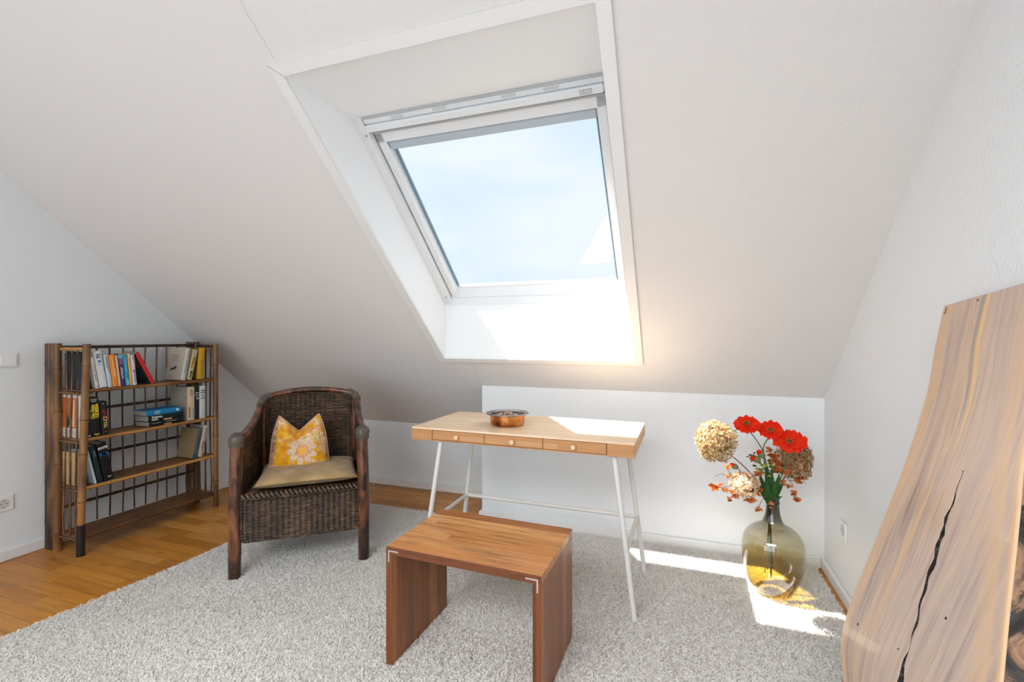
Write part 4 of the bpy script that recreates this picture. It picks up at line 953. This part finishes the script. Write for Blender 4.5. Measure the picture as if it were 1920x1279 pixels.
def board_slab():
    k = .25; nrm = Vector((-1, 0, k)).normalized(); D = Vector((-k, 0, -1)).normalized(); O = Vector((.655, 0, 1.25))
    Lr = [(0.0, 1.548), (.022, 1.546), (.109, 1.531), (.18, 1.510), (.236, 1.498), (.323, 1.497), (.44, 1.500), (.55, 1.514), (.645, 1.526), (.74, 1.542), (.815, 1.553), (.88, 1.558), (.914, 1.556), (.957, 1.543), (.99, 1.505), (1.022, 1.463), (1.09, 1.425), (1.18, 1.41), (1.286, 1.40)]
    Rr = [(0, 1.165), (.325, 1.091), (.397, 1.066), (.458, 1.047), (.543, 1.022), (.66, .985), (.9, .93), (1.286, .86)]
    ly = lambda r: float(np.interp(r, [a for a, _ in Lr], [b for _, b in Lr])); ry = lambda r: float(np.interp(r, [a for a, _ in Rr], [b for _, b in Rr]))
    LEN = 1.286; nr, nc = 400, 210; TH = .034
    rs = np.linspace(0, LEN, nr)
    # main crack: centre line and half width along r
    cr = [(.375, 0), (.42, .0012), (.44, .0030), (.46, .0022), (.485, .0055), (.50, .0035), (.515, .0075), (.533, .0050), (.55, .0085), (.57, .0055), (.595, .0080), (.62, .0045), (.64, .0055), (.66, .0042), (.70, .0035), (.72, .0048), (.745, .0020), (.775, 0)]
    c2 = [(.775, 0), (.80, .004), (.825, .008), (.845, .0115), (.88, .013), (.93, .009), (1.0, .006), (1.08, 0)]
    cy = lambda r: 1.2535 - max(0, r - .6) ** 1.2 * .10 + .0025 * sin(r * 95) + .002 * sin(r * 41)
    V = np.zeros((nr, nc, 3)); UV = np.zeros((nr, nc, 2)); UV2 = np.zeros((nr, nc, 2)); inside = np.zeros((nr, nc), bool)
    for i, r in enumerate(rs):
        a, b = ly(r), ry(r); c = cy(r); hw = max(float(np.interp(r, [p for p, _ in cr], [q for _, q in cr], left=0, right=0)), float(np.interp(r, [p for p, _ in c2], [q for _, q in c2], left=0, right=0)))
        open_ = hw > 0; hw = max(.0008, hw + .0012 * (RNG.random() - .5)) if open_ else .003
        ys = np.concatenate([np.linspace(a, c + hw, 70, endpoint=False), np.linspace(c + hw, c - hw, 10, endpoint=False), np.linspace(c - hw, b, nc - 80)])
        topd = (-.035 * (a - ys) / .35) * max(0, 1 - r / .25)              # slightly slanted sawn top
        rr = r + topd; e = np.minimum(a - ys, ys - b); rnd = .010 * np.clip(1 - e / .010, 0, 1) ** 2
        dep = rnd.copy(); cc = (np.abs(ys - c) < hw * .92) & open_; dep[cc] = .024 if hw > .001 else .006
        inside[i] = cc
        P = np.array(O)[None] + np.outer(rr, np.array(D)) - np.outer(dep, np.array(nrm)); P[:, 1] += ys; V[i] = P; UV[i, :, 0] = a - ys; UV[i, :, 1] = r; UV2[i, :, 0] = ys - b; UV2[i, :, 1] = r
    Vf = V.reshape(-1, 3); idx = np.arange(nr * nc).reshape(nr, nc)
    F = np.stack([idx[:-1, :-1], idx[:-1, 1:], idx[1:, 1:], idx[1:, :-1]], -1).reshape(-1, 4)
    fm = (inside[:-1, :-1] | inside[:-1, 1:] | inside[1:, 1:] | inside[1:, :-1]).reshape(-1)
    back = Vf - np.array(nrm) * TH; B0 = len(Vf); Fb = F[:, ::-1] + B0
    ed = np.concatenate([idx[0, :], idx[1:, -1], idx[-1, -2::-1], idx[-2:0:-1, 0]]); q = len(ed); k_ = np.arange(q); Fs = np.stack([ed[k_], B0 + ed[k_], B0 + ed[(k_ + 1) % q], ed[(k_ + 1) % q]], -1)
    FF = np.vstack([F, Fb, Fs]); me = np_mesh('wooden_slab', np.vstack([Vf, back]), FF)
    mi = np.concatenate([np.where(fm, 1, 0), np.zeros(len(Fb)), np.zeros(len(Fs))]).astype(np.int32); me.polygons.foreach_set('material_index', mi)
    uv2 = me.uv_layers.new(name='far_edge'); U2 = np.vstack([UV2.reshape(-1, 2)] * 2); uv2.data.foreach_set('uv', U2[FF.ravel()].astype(np.float32).ravel())
    uvl = me.uv_layers.new(name='UVMap'); UU = np.vstack([UV.reshape(-1, 2)] * 2); uvl.data.foreach_set('uv', UU[FF.ravel()].astype(np.float32).ravel())
    cm = NT('charred_crack'); cm.set(color=cm.ramp(cm.noise(cm.obj, 90, 4), [(0.4, '#0c0908'), (0.6, '#2e2019'), (.75, '#6e635c')]), rough=.8); cm.bump(cm.noise(cm.obj, 160, 3), .8, .004)
    o = link('wooden_slab', me, [slab_mat(), cm.m]); tag(o, 'tall pale wooden slab with black crack leaning on right wall', 'wooden slab')
    # small black knots and the ink marks at the top edge
    def onb(r, y): return O + D * r + Vector((0, y, 0)) + nrm * .0004
    mk = plain('black_mark', '#14100e', .6)
    for r_, y_, s in ((.865, 1.475, .0035), (.655, 1.16, .003), (.80, 1.275, .0022)):
        c = onb(r_, y_); m = MB(); m.tube([c - nrm * .002, c + nrm * .0002], s, 10); m.build('knot_hole', mk, o)
    for r_, y_, L_, w_ in ((.008, 1.524, .018, .0042), (-.003, 1.395, .003, .009)):
        a = onb(r_ - .004, y_); m = MB(); m.quad(a + Vector((0, w_ / 2, 0)), a - Vector((0, w_ / 2, 0)), a - Vector((0, w_ / 2, 0)) + D * L_, a + Vector((0, w_ / 2, 0)) + D * L_); m.build('pencil_mark', mk, o)
    # rough bark along the right edge
    bk = NT('dark_bark'); n = bk.noise(bk.map(bk.obj, (10, 14, 7)), 1.3, 5, .65, .8); n2 = bk.noise(bk.map(bk.obj, (30, 60, 18)), 1, 4, .6)
    bk.set(color=bk.ramp(n, [(0.38, '#1f1b19'), (0.46, '#3c3531'), (0.485, '#6b5140'), (0.56, '#9a7458'), (0.66, '#6e4e3a'), (0.72, '#2a2421')]), rough=.8); bk.bump(bk.math('ADD', n, bk.math('MULTIPLY', n2, .5)), .9, .015)
    rd = random.Random(9)
    wob_ = [[rd.uniform(-1, 1) for _ in range(9)] for _ in range(141)]
    def bf(a, b):
        r = LEN * a; i = min(140, int(a * 140)); j = min(8, int(b * 8)); d = (TH + .040 * min(1, max(0, r - .25) / .35)) * b; y = ry(r) + .002 - .014 * sin(pi * min(1, b * 1.0)) - .002 * wob_[i][j] * (1 if 0 < b < 1 else 0) - .006 * sin(r * 21) * b
        return O + D * r + Vector((0, y, 0)) - nrm * (d + .0025 + .003 * wob_[i][j] * b)
    MB().grid(bf, 140, 8).build('bark_edge', bk.m, o)
board_slab()

# ------------------------------------------------------------------ demijohn vase
VX, VY, VZ = .400, 2.400, .013
def tint_glass(name, col, ior, rough=0.0, edge=None):
    g = NT(name); tr = g.n.new('ShaderNodeBsdfTransparent'); gl = g.n.new('ShaderNodeBsdfGlossy'); mx = g.n.new('ShaderNodeMixShader'); lwf = g.n.new('ShaderNodeLayerWeight'); lwf.inputs[0].default_value = .5; F0 = 1.5 * ((ior - 1) / (ior + 1)) ** 2; geo = g.n.new('ShaderNodeNewGeometry')
    fac = g.math('MULTIPLY', g.math('ADD', F0, g.math('MULTIPLY', g.math('POWER', lwf.outputs['Facing'], 4.0), 1 - F0)), g.math('SUBTRACT', 1.0, geo.outputs['Backfacing'])); gl.inputs['Roughness'].default_value = rough; gl.inputs[0].default_value = (.95, .97, 1, 1)
    if isinstance(col, tuple): tr.inputs[0].default_value = col
    else: g.l.new(col(g), tr.inputs[0])
    g.l.new(fac, mx.inputs[0]); g.l.new(tr.outputs[0], mx.inputs[1]); g.l.new(gl.outputs[0], mx.inputs[2]); g.l.new(mx.outputs[0], g.out.inputs['Surface']); return g
def vase():
    t = empty('glass_vase', (VX, VY, VZ)); tag(t, 'bulbous amber green glass demijohn vase standing on the rug', 'vase')
    def glasscol(g):
        z = g.sep(g.obj)[2]
        lw = g.n.new('ShaderNodeLayerWeight'); lw.inputs[0].default_value = .35
        c = g.ramp(g.math('DIVIDE', z, .45), [(0.0, (.45, .38, .18, 1)), (0.10, (.80, .70, .40, 1)), (0.42, (.88, .84, .66, 1)), (0.62, (.84, .82, .70, 1)), (0.73, (.30, .28, .18, 1)), (0.9, (.09, .10, .07, 1))])
        return g.mix(g.math('MULTIPLY', lw.outputs['Facing'], .40), c, (.34, .33, .24, 1))
    gm = tint_glass('amber_green_glass', glasscol, 1.75)
    gm.n  # surface waviness
    b = gm.n.new('ShaderNodeBump'); b.inputs['Strength'].default_value = .25; b.inputs['Distance'].default_value = .01
    gm.l.new(gm.noise(gm.map(gm.obj, (7, 7, 3)), 1.2, 2), b.inputs['Height'])
    for n_ in gm.n:
        if n_.type == 'BSDF_GLOSSY': gm.l.new(b.outputs[0], n_.inputs['Normal'])
    prof = [(.001, .010), (.030, .007), (.058, .001), (.074, .003), (.092, .016), (.110, .042), (.125, .075), (.135, .11), (.1415, .15), (.1435, .19), (.1405, .225), (.131, .255), (.113, .279), (.088, .296), (.064, .307), (.049, .319), (.0405, .335), (.034, .352), (.030, .372), (.0268, .392), (.0262, .399), (.0282, .402), (.0285, .410), (.0272, .414), (.0265, .43), (.0285, .434), (.0275, .438), (.0235, .436), (.0225, .40)]
    # smooth the profile
    sm_ = bezier([(r, 0, z) for r, z in prof], 3); kx_ = lambda z: 1 - .115 * min(1, max(0, (.40 - z) / .08)); pr = [(max(.0008, p.x * kx_(p.z)), p.z) for p in sm_]
    wob = lambda a, z: 1 + .012 * sin(2 * a + 1.0) * max(0, 1 - abs(z - .2) / .2)
    MB().lathe(pr, 72, jit=wob).build('body', gm.m, t)
    wm = tint_glass('vase_water', (.90, .78, .40, 1), 1.33)
    wp = [(r * .885, z) for r, z in [(.001, .012), (.055, .006), (.088, .018), (.106, .044), (.121, .077), (.131, .112), (.1375, .15), (.139, .176), (.137, .178), (.001, .177)]]
    MB().lathe(wp, 60, jit=wob).build('water', wm.m, t)
vase()

# ------------------------------------------------------------------ flowers
M['stem'] = plain('green_stem', '#3f5a35', .6, var=.2); M['twig'] = plain('brown_twig', '#6a3f2a', .7, var=.2)
def leafy(name, stops, tl=.35):
    g = NT(name); r = g.n.new('ShaderNodeNewGeometry').outputs['Random Per Island']; c = g.ramp(g.math('ADD', g.math('MULTIPLY', r, .7), g.math('MULTIPLY', g.noise(g.obj, 60, 2), .3)), stops)
    df = g.n.new('ShaderNodeBsdfDiffuse'); tr = g.n.new('ShaderNodeBsdfTranslucent'); mx = g.n.new('ShaderNodeMixShader'); mx.inputs[0].default_value = tl
    g.l.new(c, df.inputs[0]); g.l.new(c, tr.inputs[0]); g.l.new(df.outputs[0], mx.inputs[1]); g.l.new(tr.outputs[0], mx.inputs[2]); g.l.new(mx.outputs[0], g.out.inputs['Surface']); return g.m
M['red'] = leafy('red_petal', [(0.2, '#e01c12'), (0.5, '#f4341f'), (0.8, '#fb5230')])
M['hyd'] = leafy('dried_beige_floret', [(0.15, '#a8814f'), (0.4, '#cfae7c'), (0.65, '#e0c698'), (0.9, '#f0e0bd')], .4)
M['hyd2'] = leafy('dried_tan_floret', [(0.15, '#8f6544'), (0.4, '#b98f66'), (0.65, '#d0ad82'), (0.9, '#e2cba4')], .4)
M['dry'] = leafy('dried_orange_leaf', [(0.15, '#a34a1c'), (0.45, '#c87038'), (0.7, '#dd9056'), (0.9, '#eab486')], .35)
M['pale'] = leafy('dried_pale_bloom', [(0.15, '#d9a878'), (0.45, '#efd8b6'), (0.8, '#f7ecd8')], .4)
M['green'] = leafy('dark_green_leaf', [(0.2, '#1c3a24'), (0.5, '#33572f'), (0.8, '#557a44')], .15)
M['lime'] = leafy('yellow_green_leaf', [(0.2, '#3c6a2a'), (0.5, '#7f9a3a'), (0.8, '#c9c25a')], .3)
M['calyx'] = plain('grey_green_calyx', '#6d7b52', .6, var=.15); M['pod'] = plain('dark_seed_pod', '#4a4a38', .6); M['stamen'] = plain('orange_stamen', '#c8641c', .6)
MOUTH = Vector((.388, 2.393, .436))
def stem(parent, pts, r=.0022, mat='stem', under=True, n=8):
    P = [Vector(p) for p in pts]
    if under: P = P + [MOUTH + (P[-1] - MOUTH) * .12, MOUTH + Vector((0, 0, -.10)) - (P[-1] - MOUTH) * .12, MOUTH + Vector((0, 0, -.30)) - (P[-1] - MOUTH) * .55]
    L = Vector(parent.location); q = [p - L for p in bezier(P, 6)]
    return MB().tube(q, r, n).build('stem', M[mat], parent)
def frame(nrm):
    n = Vector(nrm).normalized(); u = n.cross(Vector((0, 0, 1))).normalized(); return u, u.cross(n) * -1, n
def poppy(label, c, nrm, R, stempts, cup=.35, seed=1):
    t = empty('poppy', c); tag(t, label, 'flower', 'red poppies in the vase'); u, v, n = frame(nrm); rd = random.Random(seed)
    def petal(phi, hw, Rp, lift, s0):
        def fn(a, b):
            th = phi + (a * 2 - 1) * hw * (1 if b > .15 else .6 + b * 2.6); rr = Rp * b * (1 + .05 * sin(th * 9 + s0) - .10 * abs(a * 2 - 1) ** 3)
            z = cup * Rp * (b ** 1.7) + lift + .0055 * b * b * sin(th * 13 + s0 * 3) + .003 * b * sin(th * 29 + s0) - cup * .45 * Rp * max(0, b - .7) / .3
            return u * (rr * cos(th)) + v * (rr * sin(th)) + n * z
        m = MB(); m.grid(fn, 18, 9); return m.build('petal', M['red'], t)
    for k in range(4): petal(2 * pi * k / 4 + rd.uniform(-.2, .2), .95, R * rd.uniform(.93, 1.05), 0.0, rd.uniform(0, 6))
    for k in range(3): petal(2 * pi * k / 3 + .6 + rd.uniform(-.2, .2), .95, R * rd.uniform(.72, .85), .006, rd.uniform(0, 6))
    m = MB()
    for k in range(34):
        a = rd.uniform(0, 6.28); q = rd.uniform(.010, .017); p0 = u * (.004 * cos(a)) + v * (.004 * sin(a)); p1 = u * (q * cos(a)) + v * (q * sin(a)) + n * rd.uniform(.010, .016)
        m.tube([p0, p1], .0007, 4); m.tube([p1, p1 + n * .0025], .0017, 5)
    m.build('stamens', M['stamen'], t)
    m = MB(); m.tube([n * .0, n * .006, n * .012, n * .0165, n * .018], [.004, .0062, .0068, .0058, .001], 12); m.build('seed_pod', M['pod'], t)
    m = MB(); m.tube([n * -.016, n * -.010, n * -.002, n * .004], [.003, .008, .010, .006], 10); m.build('calyx', M['calyx'], t)
    stem(t, [Vector(c) - n * .014] + stempts)
    return t
poppy('left red poppy facing the room above the others', (.282, 2.308, .777), (-.10, -.55, .83), .053, [(.305, 2.337, .738), (.338, 2.365, .69), (.360, 2.378, .644), (.382, 2.388, .54)], .20, 3)
poppy('middle red poppy, partly behind the largest one', (.383, 2.340, .752), (-.15, -.70, .70), .050, [(.373, 2.357, .714), (.360, 2.379, .673), (.362, 2.378, .62), (.380, 2.390, .52)], .40, 8)
poppy('largest red poppy at the right, in front of tan hydrangea', (.451, 2.315, .712), (-.10, -.60, .79), .066, [(.447, 2.344, .664), (.446, 2.374, .604), (.431, 2.395, .536), (.407, 2.396, .475)], .30, 14)
def bud(label, c, d, s, pts, mat='red'):
    t = empty('poppy_bud', c); tag(t, label, 'flower bud', 'poppy buds in the vase'); n = Vector(d).normalized()
    MB().tube([n * -.018 * s, n * -.012 * s, n * 0, n * .012 * s, n * .017 * s], [.004 * s, .0105 * s, .014 * s, .011 * s, .006 * s], 14).build('husk', M['calyx'], t)
    MB().tube([n * .004 * s, n * .014 * s, n * .021 * s, n * .025 * s], [.010 * s, .0115 * s, .008 * s, .001], 12).build('petal', M[mat], t)
    stem(t, [Vector(c) - n * .018 * s] + pts, .0016)
bud('opening poppy bud with red tip tilted to the left', (.322, 2.322, .628), (-.8, -.4, .35), 1.15, [(.345, 2.34, .60), (.368, 2.37, .56), (.382, 2.388, .50)])
bud('grey green bud with red tip right behind the left tilted bud', (.349, 2.365, .640), (-.6, -.3, .7), 1.1, [(.362, 2.375, .60), (.375, 2.385, .54)])
bud('small poppy bud low on the left over dried leaves', (.236, 2.330, .586), (-.85, -.2, .4), .95, [(.262, 2.342, .562), (.31, 2.36, .52), (.365, 2.385, .462)])
def hydrangea(label, c, rad, mat, pts, seed, n=430, sq=(1, 1, 1)):
    t = empty('dried_hydrangea', c); tag(t, label, 'dried flower', 'dried hydrangeas in the vase'); rd = random.Random(seed); m = MB()
    for i in range(n):
        z = rd.uniform(-1, 1); a = rd.uniform(0, 2 * pi); q = sqrt(1 - z * z); d = Vector((q * cos(a), q * sin(a), z)); rr = rad * rd.uniform(.78, 1.03) * (1 + .10 * sin(3 * a + seed) * q + .06 * sin(5 * z + a * 2))
        p = Vector((d.x * rr * sq[0], d.y * rr * sq[1], d.z * rr * sq[2])); u, v, nn = frame(d + Vector((rd.uniform(-.5, .5), rd.uniform(-.5, .5), rd.uniform(-.5, .5))))
        s = rd.uniform(.0058, .0098); ph = rd.uniform(0, 6)
        for k in range(4):
            th = ph + k * pi / 2; e = (u * cos(th) + v * sin(th)); f = (u * -sin(th) + v * cos(th)); b0 = p
            m.add([b0, b0 + e * s * .5 + f * s * .42 + nn * s * rd.uniform(.0, .45), b0 + e * s + nn * s * rd.uniform(-.1, .6), b0 + e * s * .5 - f * s * .42 + nn * s * rd.uniform(.0, .45)], [(0, 1, 2), (0, 2, 3)], 0, False)
    m.build('flower_head', M[mat], t)
    MB().lathe([(.001, -rad * .7 * sq[2]), (rad * .5, -rad * .5 * sq[2]), (rad * .68, 0), (rad * .5, rad * .5 * sq[2]), (.001, rad * .7 * sq[2])], 14).build('flower_core', plain('dried_core', '#a98a5c', .9), t)
    stem(t, pts, .0022, 'twig')
hydrangea('large beige dried hydrangea ball reaching out to the left', (.140, 2.129, .735), .078, 'hyd', [(.180, 2.20, .680), (.224, 2.33, .632), (.270, 2.346, .591), (.325, 2.365, .53), (.37, 2.388, .462)], 2, 1250, (1.0, .9, 1.08))
hydrangea('tan dried hydrangea at the right behind the largest poppy', (.497, 2.462, .606), .078, 'hyd2', [(.47, 2.45, .555), (.430, 2.415, .492)], 4, 1050, (.95, .9, 1.12))
hydrangea('pale sunlit dried bloom hanging low on the left', (.276, 2.306, .515), .054, 'pale', [(.30, 2.32, .515), (.345, 2.36, .50), (.375, 2.388, .46)], 6, 520, (1.1, .9, 1.0))
def leaf_blob(m, c, s, rd, n=5):
    for i in range(n):
        d = Vector((rd.uniform(-1, 1), rd.uniform(-1, 1), rd.uniform(-1, 1))).normalized(); p = Vector(c) + d * s * .45; u, v, nn = frame(Vector((rd.uniform(-1, 1), rd.uniform(-1, 1), rd.uniform(-1, 1))))
        a = s * rd.uniform(.55, .95); b = a * rd.uniform(.4, .6); V = []
        for q, w, h in ((-1, 0, .12), (-.5, .9, .0), (0, .55, -.1), (.35, 1.0, 0), (.6, .5, .1), (1, 0, .45), (.6, -.6, .15), (.3, -1, 0), (0, -.5, -.1), (-.5, -.9, .05)):
            V.append(p + u * q * a + v * w * b + nn * h * a)
        V.append(p - nn * a * .18); k = len(V) - 1
        m.add(V, [(j, (j + 1) % k, k) for j in range(k)], 0, False)
def branch(label, origin, clusters, twigs, seed):
    t = empty('dried_branch', origin); tag(t, label, 'dried branch', 'dried leaf branches in the vase'); L = Vector(origin); rd = random.Random(seed)
    for c, s, n in clusters:
        m = MB(); leaf_blob(m, Vector(c) - L, s * 1.22, rd, n + 1); m.build('leaf_cluster', M['dry'], t)
    for pts in twigs: MB().tube([Vector(p) - L for p in bezier(pts, 5)], .0011, 6).build('twig', M['twig'], t)
A0 = (.372, 2.388, .455)
branch('dried orange leaf branch spreading to the lower left', A0,
       [((.153, 2.283, .497), .019, 7), ((.177, 2.292, .511), .012, 4), ((.193, 2.297, .490), .018, 7), ((.207, 2.302, .546), .013, 4), ((.213, 2.304, .445), .013, 5), ((.236, 2.312, .455), .015, 6), ((.205, 2.302, .584), .015, 6), ((.300, 2.315, .535), .020, 8), ((.322, 2.322, .487), .024, 9), ((.296, 2.314, .452), .020, 6), ((.222, 2.305, .478), .014, 5), ((.245, 2.31, .55), .02, 6), ((.33, 2.335, .56), .016, 6)],
       [[A0, (.33, 2.36, .50), (.26, 2.32, .515), (.20, 2.30, .50), (.153, 2.283, .497)], [(.27, 2.325, .515), (.235, 2.31, .49), (.225, 2.308, .455), (.213, 2.304, .445)], [(.26, 2.32, .53), (.22, 2.305, .545), (.18, 2.29, .558), (.15, 2.283, .545)], [(.25, 2.32, .53), (.215, 2.303, .56), (.205, 2.302, .584)]], 11)
branch('dried orange leaf branch on the right of the vase mouth', (.398, 2.398, .455),
       [((.470, 2.418, .492), .014, 4), ((.492, 2.425, .462), .018, 6), ((.497, 2.426, .440), .017, 6), ((.511, 2.431, .524), .020, 8), ((.438, 2.405, .512), .017, 6), ((.462, 2.414, .558), .016, 4), ((.420, 2.415, .566), .022, 9), ((.394, 2.411, .600), .018, 6), ((.383, 2.408, .655), .016, 6), ((.402, 2.413, .622), .020, 8), ((.43, 2.42, .60), .022, 7)],
       [[(.398, 2.398, .455), (.42, 2.405, .52), (.425, 2.415, .57), (.402, 2.413, .63), (.384, 2.408, .658)], [(.418, 2.404, .515), (.45, 2.41, .535), (.475, 2.418, .515), (.487, 2.422, .49)], [(.425, 2.412, .55), (.465, 2.415, .56), (.50, 2.428, .54)]], 12)
branch('small orange leaf sprig hanging over the vase lip', (.385, 2.372, .445),
       [((.334, 2.330, .408), .016, 5), ((.392, 2.358, .432), .012, 4), ((.388, 2.360, .412), .011, 3)], [[(.385, 2.378, .452), (.36, 2.35, .455), (.34, 2.335, .43), (.334, 2.33, .41)], [(.386, 2.372, .450), (.392, 2.36, .436)]], 13)
def blade(m, a, b, w, bend, rd):
    a, b = Vector(a), Vector(b); d = b - a; s = d.cross(Vector((rd.uniform(-.3, .3), -1, .2))).normalized(); up = s.cross(d).normalized(); n = 8; V = []
    for i in range(n + 1):
        k = i / n; p = a + d * k + up * bend * sin(pi * k); ww = w * sin(pi * min(1, k * .92 + .06)) ** .8; V += [p - s * ww, p + up * ww * .3, p + s * ww]
    m.add(V, [(i * 3 + j, i * 3 + j + 1, i * 3 + j + 4, i * 3 + j + 3) for i in range(n) for j in (0, 1)], 0, True)
def greens():
    t = empty('green_foliage', tuple(MOUTH)); tag(t, 'dark green leaves bunched at the vase mouth', 'foliage'); L = MOUTH; rd = random.Random(4)
    for a, b, w, bd in [((0, 0, -.04), (-.045, -.02, .115), .014, .012), ((0, 0, -.04), (.0, -.03, .14), .016, -.01), ((.004, 0, -.04), (.035, -.015, .12), .013, .01), ((0, -.004, -.03), (-.02, -.04, .09), .013, .012), ((.003, 0, -.03), (.018, -.035, .095), .014, .008), ((0, 0, -.03), (.052, .0, .075), .011, -.012), ((.004, 0, -.01), (.047, -.01, .022), .006, .006), ((-.002, 0, -.03), (-.06, 0, .07), .009, .01), ((0, 0, -.03), (-.012, .02, .16), .013, 0)]:
        m = MB(); blade(m, a, b, w, bd, rd); m.build('leaf', M['green'], t)
    m = MB()
    for i in range(34):
        c = Vector((rd.gauss(-.022, .016), rd.gauss(-.01, .014), rd.gauss(.135, .018))); leaf_blob(m, c, .015, rd, 1)
    m.build('leaf_rosette', M['lime'], t)
    m = MB()
    for i in range(24):
        c = Vector((-.074 + rd.gauss(0, .009), -.070 + rd.gauss(0, .006), .200 + rd.gauss(0, .008))); leaf_blob(m, c, .010, rd, 1)
    m.build('serrated_leaf', M['green'], t)
greens()
